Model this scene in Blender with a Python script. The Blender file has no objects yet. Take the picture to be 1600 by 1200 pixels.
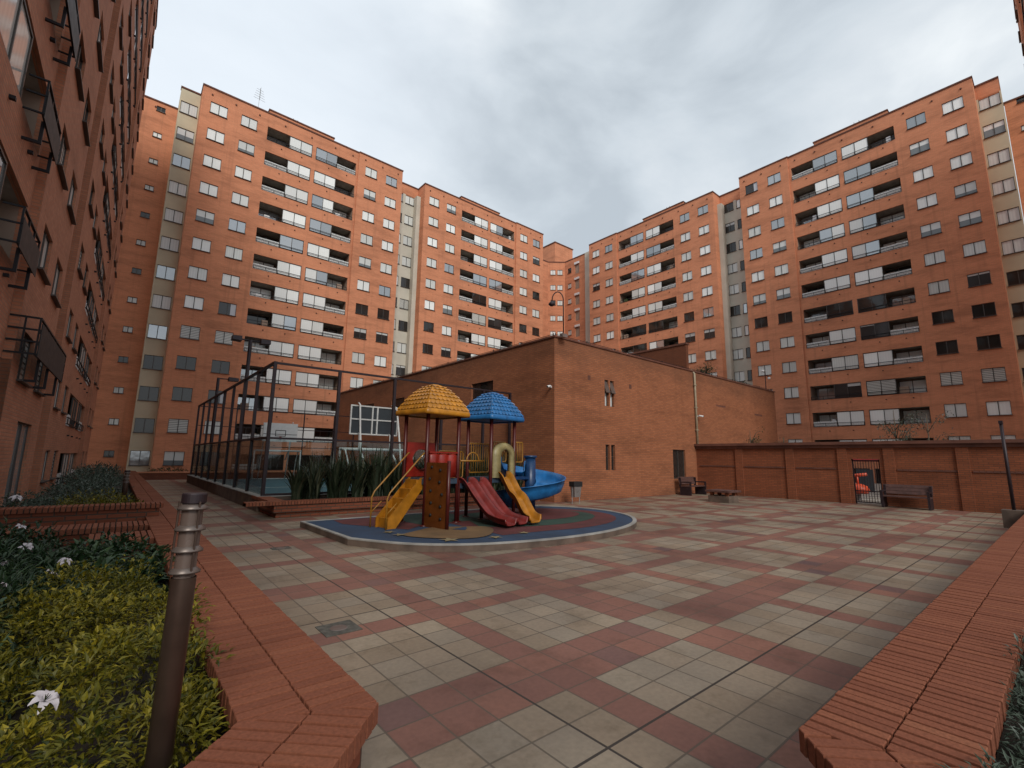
import bpy, math, random
from mathutils import Vector, Matrix
random.seed(7)
R = math.radians
S = bpy.context.scene
COL = S.collection
H = 1.58

# ------------------------------------------------------------------ helpers
class MB:
    """collects faces; build() links them as one mesh object"""
    def __init__(s, T=None):
        s.v = []; s.f = []; s.m = []; s.T = T; s.c = []
    def add(s, vs, fs, mat=0, col=None):
        b = len(s.v)
        if s.T is not None:
            vs = [s.T @ Vector(p) for p in vs]
        s.v += [tuple(p) for p in vs]
        for f in fs:
            s.f.append([b + i for i in f]); s.m.append(mat); s.c.append(col)
    def box(s, x0, x1, y0, y1, z0, z1, mat=0, col=None):
        s.add([(x0,y0,z0),(x1,y0,z0),(x1,y1,z0),(x0,y1,z0),(x0,y0,z1),(x1,y0,z1),(x1,y1,z1),(x0,y1,z1)],
              [(0,3,2,1),(4,5,6,7),(0,1,5,4),(1,2,6,5),(2,3,7,6),(3,0,4,7)], mat, col)
    def quad(s, a, b, c, d, mat=0, col=None):
        s.add([a,b,c,d], [(0,1,2,3)], mat, col)
    def prism(s, poly, z0, z1, mat=0, col=None, bottom=True):
        n = len(poly)
        vs = [(p[0],p[1],z0) for p in poly] + [(p[0],p[1],z1) for p in poly]
        fs = [tuple(range(n,2*n))] + [(i,(i+1)%n,(i+1)%n+n,i+n) for i in range(n)]
        if bottom: fs.append(tuple(reversed(range(n))))
        s.add(vs, fs, mat, col)
    def prism_y(s, poly, y0, y1, mat=0):
        n = len(poly)
        vs = [(p[0],y0,p[1]) for p in poly] + [(p[0],y1,p[1]) for p in poly]
        s.add(vs, [tuple(range(n)), tuple(reversed(range(n,2*n)))] + [((i+1)%n,i,i+n,(i+1)%n+n) for i in range(n)], mat)
    def tube(s, pts, r, n=8, mat=0, caps=True):
        pts = [Vector(p) for p in pts]
        rr = r if isinstance(r, (list,tuple)) else [r]*len(pts)
        rings = []; up = None
        for i, p in enumerate(pts):
            d = (pts[min(i+1,len(pts)-1)] - pts[max(i-1,0)])
            if d.length < 1e-9: d = Vector((0,0,1))
            d.normalize()
            if up is None:
                a = Vector((0,0,1)) if abs(d.z) < .9 else Vector((1,0,0))
                up = d.cross(a).normalized()
            else:
                up = (up - d*up.dot(d)).normalized()
            w = d.cross(up)
            rings.append([p + (up*math.cos(2*math.pi*k/n) + w*math.sin(2*math.pi*k/n))*rr[i] for k in range(n)])
        vs = [v for ring in rings for v in ring]
        fs = []
        for i in range(len(pts)-1):
            for k in range(n):
                fs.append((i*n+k, i*n+(k+1)%n, (i+1)*n+(k+1)%n, (i+1)*n+k))
        if caps:
            fs.append(tuple(reversed(range(n)))); fs.append(tuple(range((len(pts)-1)*n, len(pts)*n)))
        s.add(vs, fs, mat)
    def lathe(s, prof, n=20, c=(0,0,0), mat=0):
        vs = []; fs = []
        for r, z in prof:
            for k in range(n):
                a = 2*math.pi*k/n
                vs.append((c[0]+r*math.cos(a), c[1]+r*math.sin(a), c[2]+z))
        for i in range(len(prof)-1):
            for k in range(n):
                fs.append((i*n+k, i*n+(k+1)%n, (i+1)*n+(k+1)%n, (i+1)*n+k))
        s.add(vs, fs, mat)
    def grid(s, rows, mat=0, closed=False):
        n = len(rows[0]); vs = [p for r in rows for p in r]; fs = []
        for i in range(len(rows)-1):
            for k in range(n if closed else n-1):
                fs.append((i*n+k, i*n+(k+1)%n, (i+1)*n+(k+1)%n, (i+1)*n+k))
        s.add(vs, fs, mat)
    def mesh(s, name, mats, smooth=False, uv=True):
        me = bpy.data.meshes.new(name)
        me.from_pydata(s.v, [], s.f)
        if not isinstance(mats, (list,tuple)): mats = [mats]
        for m in mats: me.materials.append(m)
        me.polygons.foreach_set('material_index', s.m)
        if smooth: me.polygons.foreach_set('use_smooth', [True]*len(s.f))
        if any(c is not None for c in s.c):
            at = me.attributes.new('tint', 'FLOAT', 'FACE')
            at.data.foreach_set('value', [0.5 if c is None else c for c in s.c])
        me.update()
        if uv:
            ul = me.uv_layers.new(name='UVMap')
            co = s.v; buf = []
            for p in me.polygons:
                n = p.normal
                if abs(n.z) > .75:
                    for vi in p.vertices: buf += [co[vi][0], co[vi][1]]
                else:
                    l = math.hypot(n.x, n.y) or 1
                    tx, ty = -n.y/l, n.x/l
                    if abs(tx) >= abs(ty):
                        if tx < 0: tx, ty = -tx, -ty
                    elif ty < 0: tx, ty = -tx, -ty
                    for vi in p.vertices: buf += [co[vi][0]*tx + co[vi][1]*ty, co[vi][2]]
            ul.data.foreach_set('uv', buf)
        return me
    def build(s, name, mats, parent=None, smooth=False, uv=True):
        return put(name, s.mesh(name, mats, smooth, uv), parent)

def put(name, me, parent=None, loc=None):
    o = bpy.data.objects.new(name, me); COL.objects.link(o)
    if parent is not None: o.parent = parent
    if loc is not None: o.location = loc
    return o
def tag(o, label, cat, group=None, kind=None):
    o['label'] = label; o['category'] = cat
    if group: o['group'] = group
    if kind: o['kind'] = kind
    return o
def thing(name, label, cat, loc=(0,0,0), rz=0, group=None):
    o = bpy.data.objects.new(name, None); COL.objects.link(o)
    o.empty_display_size = .2
    o.location = loc; o.rotation_euler = (0,0,rz)
    return tag(o, label, cat, group)
def structure(o): o['kind'] = 'structure'; return o
def copy_tree(o, parent=None):
    c = o.copy(); COL.objects.link(c)
    if parent is not None: c.parent = parent
    for ch in list(o.children): copy_tree(ch, c)
    return c

# ------------------------------------------------------------------ materials
def newmat(name):
    m = bpy.data.materials.new(name); m.use_nodes = True
    nt = m.node_tree; b = nt.nodes['Principled BSDF']
    return m, nt, b, nt.nodes, nt.links
def N(nt, t, **k):
    n = nt.nodes.new(t)
    for a, v in k.items(): setattr(n, a, v)
    return n
def ramp(nt, stops):
    r = nt.nodes.new('ShaderNodeValToRGB'); e = r.color_ramp.elements
    e[0].position, e[0].color = stops[0][0], (*stops[0][1],1)
    e[1].position, e[1].color = stops[-1][0], (*stops[-1][1],1)
    for p, c in stops[1:-1]:
        x = e.new(p); x.color = (*c,1)
    return r
def mth(nt, op, a, b=None, c=None):
    n = nt.nodes.new('ShaderNodeMath'); n.operation = op
    for i, x in enumerate((a,b,c)):
        if x is None: continue
        if isinstance(x, (int,float)): n.inputs[i].default_value = x
        else: nt.links.new(x, n.inputs[i])
    return n.outputs[0]
def mixc(nt, f, a, b, mode='MIX'):
    n = nt.nodes.new('ShaderNodeMix'); n.data_type = 'RGBA'; n.blend_type = mode
    for i, x in ((0,f),(6,a),(7,b)):
        if isinstance(x, (int,float)): n.inputs[i].default_value = x
        elif isinstance(x, tuple): n.inputs[i].default_value = (*x,1) if len(x)==3 else x
        else: nt.links.new(x, n.inputs[i])
    return n.outputs[2]
def simple(name, col, rough=.6, metal=0, spec=.5, noise=.15, scale=6, bump=0, coat=0):
    m, nt, b, nd, lk = newmat(name)
    tc = N(nt,'ShaderNodeTexCoord'); nz = N(nt,'ShaderNodeTexNoise'); nz.inputs['Scale'].default_value = scale; nz.inputs['Detail'].default_value = 5
    lk.new(tc.outputs['Object'], nz.inputs['Vector'])
    lo = tuple(max(0,c*(1-noise*1.6)) for c in col); hi = tuple(min(1,c*(1+noise*1.6)) for c in col)
    r = ramp(nt, [(.25,lo),(.75,hi)]); lk.new(nz.outputs[0], r.inputs[0]); lk.new(r.outputs[0], b.inputs['Base Color'])
    b.inputs['Roughness'].default_value = rough; b.inputs['Metallic'].default_value = metal; b.inputs['Specular IOR Level'].default_value = spec
    b.inputs['Coat Weight'].default_value = coat
    if noise > 0:
        rr = mth(nt,'MULTIPLY_ADD', nz.outputs[0], .25, rough-.12); lk.new(rr, b.inputs['Roughness'])
    if bump:
        bp = N(nt,'ShaderNodeBump'); bp.inputs['Strength'].default_value = bump; bp.inputs['Distance'].default_value = .01
        lk.new(nz.outputs[0], bp.inputs['Height']); lk.new(bp.outputs[0], b.inputs['Normal'])
    return m

def brick(name, c1, c2, mort, bw=.25, bh=.075, mottle=.3, msize=.012, bump=.3, streak=1.0, soot=None):
    m, nt, b, nd, lk = newmat(name)
    uv = N(nt,'ShaderNodeUVMap')
    br = N(nt,'ShaderNodeTexBrick'); br.offset = .5
    br.inputs['Scale'].default_value = 1; br.inputs['Brick Width'].default_value = bw; br.inputs['Row Height'].default_value = bh
    br.inputs['Mortar Size'].default_value = msize; br.inputs['Mortar Smooth'].default_value = .3; br.inputs['Bias'].default_value = 0
    br.inputs['Color1'].default_value = (*c1,1); br.inputs['Color2'].default_value = (*c2,1); br.inputs['Mortar'].default_value = (*mort,1)
    lk.new(uv.outputs[0], br.inputs['Vector'])
    mp = N(nt,'ShaderNodeMapping'); mp.inputs['Scale'].default_value = (.35,1.6,1); lk.new(uv.outputs[0], mp.inputs[0])
    n1 = N(nt,'ShaderNodeTexNoise'); n1.inputs['Scale'].default_value = .9; n1.inputs['Detail'].default_value = 7; n1.inputs['Roughness'].default_value = .65
    lk.new(mp.outputs[0], n1.inputs['Vector'])
    n2 = N(nt,'ShaderNodeTexNoise'); n2.inputs['Scale'].default_value = .16; n2.inputs['Detail'].default_value = 3
    lk.new(uv.outputs[0], n2.inputs['Vector'])
    f = mth(nt,'ADD', mth(nt,'MULTIPLY', n1.outputs[0], .62), mth(nt,'MULTIPLY', n2.outputs[0], .38))
    r = ramp(nt, [(.3,(1-mottle,)*3),(.5,(1,1,1)),(.72,(1+mottle*.35,)*3)])
    lk.new(f, r.inputs[0])
    col = mixc(nt, 1.0, br.outputs[0], r.outputs[0], 'MULTIPLY')
    # rain streaks and soot, running down the wall
    mp2 = N(nt,'ShaderNodeMapping'); mp2.inputs['Scale'].default_value = (2.6,.09,1); lk.new(uv.outputs[0], mp2.inputs[0])
    n3 = N(nt,'ShaderNodeTexNoise'); n3.inputs['Scale'].default_value = 1; n3.inputs['Detail'].default_value = 4; lk.new(mp2.outputs[0], n3.inputs['Vector'])
    r3 = ramp(nt, [(.55,(0,0,0)),(.8,(.35*streak,)*3)]); lk.new(n3.outputs[0], r3.inputs[0])
    col = mixc(nt, r3.outputs[0], col, (c1[0]*.45,c1[1]*.5,c1[2]*.55))
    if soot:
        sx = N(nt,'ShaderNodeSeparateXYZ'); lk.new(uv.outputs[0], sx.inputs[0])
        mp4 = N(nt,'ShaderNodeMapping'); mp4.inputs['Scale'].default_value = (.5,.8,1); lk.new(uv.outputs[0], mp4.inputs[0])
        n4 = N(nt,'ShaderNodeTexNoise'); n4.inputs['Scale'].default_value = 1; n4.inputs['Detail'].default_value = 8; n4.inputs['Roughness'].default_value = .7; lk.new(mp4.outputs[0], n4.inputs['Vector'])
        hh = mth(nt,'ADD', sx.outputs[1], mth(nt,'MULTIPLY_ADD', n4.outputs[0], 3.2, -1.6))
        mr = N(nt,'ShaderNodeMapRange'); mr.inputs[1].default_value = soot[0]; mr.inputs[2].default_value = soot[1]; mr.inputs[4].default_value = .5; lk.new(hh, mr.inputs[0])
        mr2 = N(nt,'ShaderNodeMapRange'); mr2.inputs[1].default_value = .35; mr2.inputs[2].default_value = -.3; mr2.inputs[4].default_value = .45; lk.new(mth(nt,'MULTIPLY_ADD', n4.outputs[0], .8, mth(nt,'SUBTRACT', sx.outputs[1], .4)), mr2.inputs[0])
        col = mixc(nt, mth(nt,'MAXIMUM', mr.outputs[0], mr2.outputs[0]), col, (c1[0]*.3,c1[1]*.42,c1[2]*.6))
    lk.new(col, b.inputs['Base Color']); b.inputs['Roughness'].default_value = .88; b.inputs['Specular IOR Level'].default_value = .25
    if bump:
        bp = N(nt,'ShaderNodeBump'); bp.inputs['Strength'].default_value = bump; bp.inputs['Distance'].default_value = .008; bp.invert = True
        lk.new(br.outputs[1], bp.inputs['Height']); lk.new(bp.outputs[0], b.inputs['Normal'])
    return m

M = {}
M['brick'] = brick('tower brick', (.69,.275,.146), (.61,.233,.122), (.52,.25,.15), bump=.15, mottle=.42, streak=1.5)
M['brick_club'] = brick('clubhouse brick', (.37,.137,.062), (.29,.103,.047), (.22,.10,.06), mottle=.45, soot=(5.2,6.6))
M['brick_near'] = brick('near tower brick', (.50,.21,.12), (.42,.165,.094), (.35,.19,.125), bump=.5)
M['brick_wall'] = brick('perimeter brick', (.28,.086,.038), (.22,.068,.031), (.15,.062,.036), mottle=.45, soot=(1.9,3.))
M['brick_plant'] = brick('planter brick', (.26,.08,.042), (.20,.062,.034), (.10,.065,.048), bump=.6)
M['cap'] = simple('cap brick', (.13,.05,.032), .85, noise=.25, scale=2)
M['cream'] = simple('cream render', (.56,.50,.36), .85, noise=.08, scale=.6)
M['white_render'] = simple('off white render', (.55,.52,.44), .85, noise=.08, scale=.6)
M['inner'] = simple('balcony interior', (.30,.22,.17), .9, noise=.1, scale=1)
M['frame'] = simple('dark bronze frame', (.075,.066,.06), .45, .4, noise=.1)
M['net'] = simple('pale balcony netting', (.58,.59,.58), .7, noise=.2, scale=8)
M['rail'] = simple('black railing', (.018,.017,.02), .5, .5, noise=.1)
M['slab'] = simple('weathered roof slab', (.22,.2,.18), .9)

def pane(name, base, rough=.12, spec=.5, split=None, blinds=False, folds=.0, tint2=None, side=None, metal=0):
    m, nt, b, nd, lk = newmat(name)
    tc = N(nt,'ShaderNodeTexCoord'); sx = N(nt,'ShaderNodeSeparateXYZ'); lk.new(tc.outputs['Object'], sx.inputs[0])
    oi = N(nt,'ShaderNodeObjectInfo')
    col = base
    if folds:
        w = mth(nt,'SINE', mth(nt,'MULTIPLY', sx.outputs[0], 34.))
        f = mth(nt,'MULTIPLY_ADD', w, folds*.5, folds*.5)
        col = mixc(nt, f, base, tuple(c*.72 for c in base))
    if blinds:
        w = mth(nt,'FRACT', mth(nt,'MULTIPLY', sx.outputs[2], 7.5))
        col = mixc(nt, mth(nt,'GREATER_THAN', w, .62), base, tuple(c*.35 for c in base))
    if split is not None:
        off = mth(nt,'MULTIPLY_ADD', oi.outputs['Random'], .35, split-.17)
        col = mixc(nt, mth(nt,'LESS_THAN', sx.outputs[2], off), col, tint2)
    if side is not None:
        col = mixc(nt, mth(nt,'GREATER_THAN', sx.outputs[0], side), col, tint2)
    v = mth(nt,'MULTIPLY_ADD', oi.outputs['Random'], .3, .8)
    hsv = N(nt,'ShaderNodeHueSaturation'); lk.new(v, hsv.inputs['Value'])
    if isinstance(col, tuple): hsv.inputs['Color'].default_value = (*col,1)
    else: lk.new(col, hsv.inputs['Color'])
    lk.new(hsv.outputs[0], b.inputs['Base Color'])
    b.inputs['Roughness'].default_value = rough; b.inputs['Specular IOR Level'].default_value = spec; b.inputs['Metallic'].default_value = metal
    # slight waviness of the glass
    nz = N(nt,'ShaderNodeTexNoise'); nz.inputs['Scale'].default_value = 1.3; lk.new(tc.outputs['Object'], nz.inputs['Vector'])
    bp = N(nt,'ShaderNodeBump'); bp.inputs['Strength'].default_value = .06; bp.inputs['Distance'].default_value = .05
    lk.new(nz.outputs[0], bp.inputs['Height']); lk.new(bp.outputs[0], b.inputs['Normal'])
    return m
PM = {
 'W': pane('glass over white curtain', (.88,.90,.88), .15, .6, folds=.12),
 'V': pane('glass over net curtain', (.74,.76,.73), .12, .7, folds=.35),
 'H': pane('glass with half drawn blind', (.72,.74,.72), .12, .7, split=-.05, tint2=(.17,.19,.20)),
 'G': pane('sky reflecting glass', (.43,.45,.465), .05, 1.0, metal=.6),
 'B': pane('glass over slatted blind', (.62,.62,.58), .2, .5, blinds=True),
 'D': pane('dark glass', (.025,.022,.02), .05, .6),
 'C': pane('dark glass with a curtain at one side', (.03,.028,.03), .08, .6, side=.22, tint2=(.55,.56,.6)),
 'L': pane('dark glass with a short blind', (.62,.63,.62), .1, .6, split=.28, tint2=(.03,.028,.028)),
}
def glass_clear(name, tint=(.8,.87,.87), refl=.9):
    m, nt, b, nd, lk = newmat(name)
    out = nt.nodes['Material Output']; nt.nodes.remove(b)
    tr = N(nt,'ShaderNodeBsdfTransparent'); tr.inputs[0].default_value = (*tint,1)
    gl = N(nt,'ShaderNodeBsdfGlossy'); gl.inputs['Roughness'].default_value = .03; gl.inputs[0].default_value = (.6,.65,.66,1)
    fr = N(nt,'ShaderNodeFresnel'); fr.inputs[0].default_value = 1.5
    mx = N(nt,'ShaderNodeMixShader')
    lk.new(mth(nt,'MINIMUM', mth(nt,'MULTIPLY_ADD', fr.outputs[0], refl, .02), 1.), mx.inputs[0])
    lk.new(tr.outputs[0], mx.inputs[1]); lk.new(gl.outputs[0], mx.inputs[2]); lk.new(mx.outputs[0], out.inputs[0])
    return m
M['clear'] = glass_clear('clear court glass', (.8,.87,.87), .55)
M['bubble'] = glass_clear('clear plastic bubble', (.75,.8,.8), 1.2)

# plaza tiles -------------------------------------------------------
def tiles():
    m, nt, b, nd, lk = newmat('plaza tiles')
    uv = N(nt,'ShaderNodeUVMap'); sx = N(nt,'ShaderNodeSeparateXYZ'); lk.new(uv.outputs[0], sx.inputs[0])
    P = .3
    a = mth(nt,'DIVIDE', mth(nt,'SUBTRACT', sx.outputs[0], 2.28), P)
    c = mth(nt,'DIVIDE', mth(nt,'SUBTRACT', sx.outputs[1], 1.841), P)
    ia = mth(nt,'FLOOR', a); ic = mth(nt,'FLOOR', c)
    def band(i, off):
        k = mth(nt,'FLOORED_MODULO', mth(nt,'ADD', i, off), 11.)
        w = mth(nt,'MULTIPLY', mth(nt,'GREATER_THAN', k, 3.5), mth(nt,'LESS_THAN', k, 5.5))
        n = mth(nt,'GREATER_THAN', k, 9.5)
        return w, n
    wa, na = band(ia, -2.); wc, nc = band(ic, 2.)
    ra = mth(nt,'ADD', wa, na); rc = mth(nt,'ADD', wc, nc)
    cv = N(nt,'ShaderNodeCombineXYZ'); lk.new(ia, cv.inputs[0]); lk.new(ic, cv.inputs[1])
    wn = N(nt,'ShaderNodeTexWhiteNoise'); lk.new(cv.outputs[0], wn.inputs['Vector'])
    any_ = mth(nt,'MAXIMUM', ra, rc)
    cross = mth(nt,'MULTIPLY', wa, wc)
    cross1 = mth(nt,'MULTIPLY', mth(nt,'MULTIPLY', na, nc), mth(nt,'GREATER_THAN', wn.outputs[0], .55))
    red = mth(nt,'MULTIPLY', any_, mth(nt,'SUBTRACT', 1., mth(nt,'MAXIMUM', cross, cross1)))
    wn2 = N(nt,'ShaderNodeTexWhiteNoise'); va = N(nt,'ShaderNodeVectorMath'); va.operation = 'ADD'; va.inputs[1].default_value = (31.7,12.3,0)
    lk.new(cv.outputs[0], va.inputs[0]); lk.new(va.outputs[0], wn2.inputs['Vector'])
    beige = ramp(nt, [(0,(.235,.183,.13)),(.5,(.275,.217,.158)),(.8,(.255,.216,.168)),(1,(.315,.257,.19))]); lk.new(wn2.outputs[0], beige.inputs[0])
    redc = ramp(nt, [(0,(.195,.092,.072)),(.6,(.225,.105,.08)),(.93,(.26,.12,.085)),(1,(.13,.078,.078))]); lk.new(wn2.outputs[0], redc.inputs[0])
    col = mixc(nt, red, beige.outputs[0], redc.outputs[0])
    # wear
    n1 = N(nt,'ShaderNodeTexNoise'); n1.inputs['Scale'].default_value = .55; n1.inputs['Detail'].default_value = 6; lk.new(uv.outputs[0], n1.inputs['Vector'])
    r1 = ramp(nt, [(.3,(.68,)*3),(.62,(1.1,1.08,1.04))]); lk.new(n1.outputs[0], r1.inputs[0])
    col = mixc(nt, 1., col, r1.outputs[0], 'MULTIPLY')
    n2 = N(nt,'ShaderNodeTexNoise'); n2.inputs['Scale'].default_value = 28; n2.inputs['Detail'].default_value = 4; lk.new(uv.outputs[0], n2.inputs['Vector'])
    r2 = ramp(nt, [(.3,(.9,)*3),(.7,(1.08,)*3)]); lk.new(n2.outputs[0], r2.inputs[0])
    col = mixc(nt, 1., col, r2.outputs[0], 'MULTIPLY')
    n5 = N(nt,'ShaderNodeTexNoise'); n5.inputs['Scale'].default_value = 1.9; n5.inputs['Detail'].default_value = 9; n5.inputs['Roughness'].default_value = .72; lk.new(uv.outputs[0], n5.inputs['Vector'])
    r5 = ramp(nt, [(.52,(1,1,1)),(.6,(.86,.85,.83)),(.72,(.66,.64,.6))]); lk.new(n5.outputs[0], r5.inputs[0])
    col = mixc(nt, 1., col, r5.outputs[0], 'MULTIPLY')
    vo = N(nt,'ShaderNodeTexVoronoi'); vo.inputs['Scale'].default_value = 2.3; lk.new(uv.outputs[0], vo.inputs['Vector'])
    col = mixc(nt, mth(nt,'MULTIPLY', mth(nt,'LESS_THAN', vo.outputs['Distance'], .035), .6), col, (.06,.05,.04))
    # grout
    def edge(x, i):
        f = mth(nt,'SUBTRACT', x, i)
        return mth(nt,'MINIMUM', f, mth(nt,'SUBTRACT', 1., f))
    e = mth(nt,'MINIMUM', edge(a,ia), edge(c,ic))
    g = mth(nt,'LESS_THAN', e, .022)
    col = mixc(nt, mth(nt,'MULTIPLY', g, .85), col, (.085,.068,.05))
    # wider dark movement joints
    j = mth(nt,'MINIMUM', mth(nt,'ABSOLUTE', c), mth(nt,'MINIMUM', mth(nt,'ABSOLUTE', mth(nt,'SUBTRACT', c, 10.)), mth(nt,'ABSOLUTE', a)))
    col = mixc(nt, mth(nt,'LESS_THAN', j, .03), col, (.035,.028,.022))
    lk.new(col, b.inputs['Base Color'])
    rg = mth(nt,'MULTIPLY_ADD', n1.outputs[0], .3, .38); lk.new(rg, b.inputs['Roughness']); b.inputs['Specular IOR Level'].default_value = .35
    hgt = mth(nt,'ADD', mth(nt,'MULTIPLY', g, -1.), mth(nt,'MULTIPLY', wn2.outputs[0], .25))
    bp = N(nt,'ShaderNodeBump'); bp.inputs['Strength'].default_value = .25; bp.inputs['Distance'].default_value = .004
    lk.new(hgt, bp.inputs['Height']); lk.new(bp.outputs[0], b.inputs['Normal'])
    return m
M['tiles'] = tiles()

def tinted(name, stops, rough=.8, spec=.3, nscale=40, bump=.3, trans=0):
    """colour picked per face by the 'tint' attribute (each brick or leaf its own shade)"""
    m, nt, b, nd, lk = newmat(name)
    at = N(nt,'ShaderNodeAttribute'); at.attribute_name = 'tint'
    r = ramp(nt, stops); lk.new(at.outputs['Fac'], r.inputs[0])
    tc = N(nt,'ShaderNodeTexCoord'); nz = N(nt,'ShaderNodeTexNoise'); nz.inputs['Scale'].default_value = nscale; nz.inputs['Detail'].default_value = 6
    lk.new(tc.outputs['Object'], nz.inputs['Vector'])
    r2 = ramp(nt, [(.3,(.78,)*3),(.7,(1.12,)*3)]); lk.new(nz.outputs[0], r2.inputs[0])
    col = mixc(nt, 1., r.outputs[0], r2.outputs[0], 'MULTIPLY')
    lk.new(col, b.inputs['Base Color']); b.inputs['Roughness'].default_value = rough; b.inputs['Specular IOR Level'].default_value = spec
    if bump:
        bp = N(nt,'ShaderNodeBump'); bp.inputs['Strength'].default_value = bump; bp.inputs['Distance'].default_value = .004
        lk.new(nz.outputs[0], bp.inputs['Height']); lk.new(bp.outputs[0], b.inputs['Normal'])
    if trans:
        t = N(nt,'ShaderNodeBsdfTranslucent'); lk.new(col, t.inputs[0])
        mx = N(nt,'ShaderNodeMixShader'); mx.inputs[0].default_value = trans
        out = nt.nodes['Material Output']; lk.new(b.outputs[0], mx.inputs[1]); lk.new(t.outputs[0], mx.inputs[2]); lk.new(mx.outputs[0], out.inputs[0])
    return m
M['coping'] = tinted('coping brick', [(0,(.165,.055,.032)),(.5,(.23,.08,.045)),(.85,(.265,.097,.053)),(1,(.30,.135,.075))], .85, .2, 70, .25)
M['mortar'] = simple('mortar bed', (.03,.018,.013), .95, scale=20)
M['gold_leaf'] = tinted('golden leaves', [(0,(.03,.042,.007)),(.5,(.15,.138,.011)),(1,(.33,.265,.02))], .5, .35, 9, 0, .25)
M['dark_leaf'] = tinted('dark green leaves', [(0,(.012,.03,.012)),(.6,(.03,.065,.025)),(1,(.07,.12,.05))], .45, .4, 9, 0, .15)
M['grey_leaf'] = tinted('grey green leaves', [(0,(.05,.075,.05)),(.6,(.10,.13,.10)),(1,(.20,.23,.20))], .7, .2, 9, 0, .15)
M['flax'] = tinted('strap leaves', [(0,(.012,.02,.010)),(.6,(.025,.04,.02)),(1,(.08,.085,.05))], .5, .4, 9, 0, .15)
M['soil'] = simple('dark soil', (.03,.022,.016), .95, noise=.4, scale=14, bump=.6)
M['petal'] = simple('white petals', (.52,.48,.50), .5, noise=.04)
M['stem'] = simple('green stem', (.05,.09,.03), .6)
M['bark'] = simple('bark', (.10,.075,.05), .9, noise=.3, scale=12)
M['concrete'] = simple('concrete', (.33,.30,.26), .9, noise=.2, scale=3, bump=.2)
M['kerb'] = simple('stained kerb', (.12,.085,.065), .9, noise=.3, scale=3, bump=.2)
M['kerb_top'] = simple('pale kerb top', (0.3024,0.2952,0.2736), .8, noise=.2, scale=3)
M['rub_blue'] = simple('blue rubber', (0.01925,0.04125,0.0825), .9, noise=.2, scale=2, bump=.2)
M['rub_red'] = simple('maroon rubber', (0.0935,0.01925,0.01925), .9, noise=.2, scale=2, bump=.2)
M['rub_tan'] = simple('tan rubber', (0.147,0.084,0.035), .9, noise=.2, scale=2, bump=.2)
M['rub_pale'] = simple('pale yellow rubber', (0.2025,0.1575,0.0825), .9, noise=.15, scale=2)
M['rub_green'] = simple('dark green rubber', (0.01925,0.04675,0.033), .9, noise=.2, scale=2)
M['p_yellow'] = simple('yellow plastic', (0.48,0.2,0.0144), .38, noise=.22, scale=5)
M['p_orange'] = simple('orange yellow plastic', (0.357,0.1403,0.00765), .38, noise=.22, scale=5)
M['p_brown'] = simple('brown orange plastic', (0.1188,0.033,0.00396), .45, noise=.22, scale=5)
M['p_blue'] = simple('blue plastic', (0.0153,0.136,0.357), .35, noise=.22, scale=5)
M['p_navy'] = simple('dark blue plastic', (0.0096,0.04,0.112), .35, noise=.22, scale=5)
M['p_red'] = simple('red plastic', (0.252,0.0147,0.00735), .4, noise=.22, scale=5)
M['p_maroon'] = simple('maroon plastic', (0.1785,0.02231,0.01912), .35, noise=.22, scale=5)
M['p_cream'] = simple('cream plastic', (0.2688,0.224,0.1024), .4, noise=.22, scale=5)
M['m_post'] = simple('dark red painted posts', (0.07,0.0077,0.0063), .4, noise=.12, scale=6)
M['m_yellow'] = simple('yellow painted rail', (0.3,0.138,0.015), .4, noise=.12, scale=6)
M['deck'] = simple('blue black deck', (.03,.05,.08), .6, noise=.15)
M['black'] = simple('black', (.012,.012,.013), .6, noise=.1)
M['fence'] = simple('black painted steel', (.028,.018,.022), .5, .3, noise=.15)
M['white_steel'] = simple('white painted steel', (.62,.62,.60), .4, noise=.08)
M['board_white'] = simple('white backboard', (.66,.67,.66), .4, noise=.05)
M['board_dark'] = simple('dark board', (.03,.038,.045), .5, noise=.1)
M['court'] = simple('blue green court floor', (.07,.15,.18), .8, noise=.1, scale=1)
M['court_line'] = simple('court line paint', (.6,.6,.56), .7, noise=.1)
M['bronze'] = simple('brown bronze metal', (.085,.055,.042), .38, .55, noise=.15, scale=10)
M['lens'] = simple('bollard lens', (.13,.095,.08), .25, noise=.08)
M['ring'] = simple('bollard ring', (.16,.13,.115), .4, .4, noise=.1)
M['timber'] = simple('purple brown timber', (0.084,0.0385,0.0315), .7, noise=.25, scale=9)
M['steel'] = simple('stainless steel', (.4,.4,.4), .3, .8, noise=.1)
M['pipe'] = simple('pale pipe', (.34,.28,.19), .6, noise=.15)
M['cctv'] = simple('white housing', (.7,.7,.7), .4, noise=.03)
M['grille'] = simple('iron cover', (.10,.095,.08), .75, .3, noise=.35, scale=18, bump=.6)
M['asphalt'] = simple('outer ground', (.10,.09,.08), .95, noise=.2, scale=1)
M['terracotta'] = simple('orange toy plastic', (.62,.08,.03), .4, noise=.05)

# ------------------------------------------------------------------ camera
cam = bpy.data.cameras.new('camera'); co = bpy.data.objects.new('camera', cam); COL.objects.link(co)
f, pi_, ro, ya = 726.168, 0.159863, -0.0155768, 0.873612
fw = Vector((math.cos(ya)*math.cos(pi_), math.sin(ya)*math.cos(pi_), math.sin(pi_)))
r0 = Vector((math.sin(ya), -math.cos(ya), 0)); d0 = fw.cross(r0)
rr_ = math.cos(ro)*r0 + math.sin(ro)*d0; dd_ = -math.sin(ro)*r0 + math.cos(ro)*d0
m3 = Matrix((rr_, -dd_, -fw)).transposed()
co.matrix_world = Matrix.Translation((0,0,H)) @ m3.to_4x4()
cam.sensor_width = 36; cam.lens = f/1600*36; cam.clip_end = 2000; cam.clip_start = .05
S.camera = co

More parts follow.
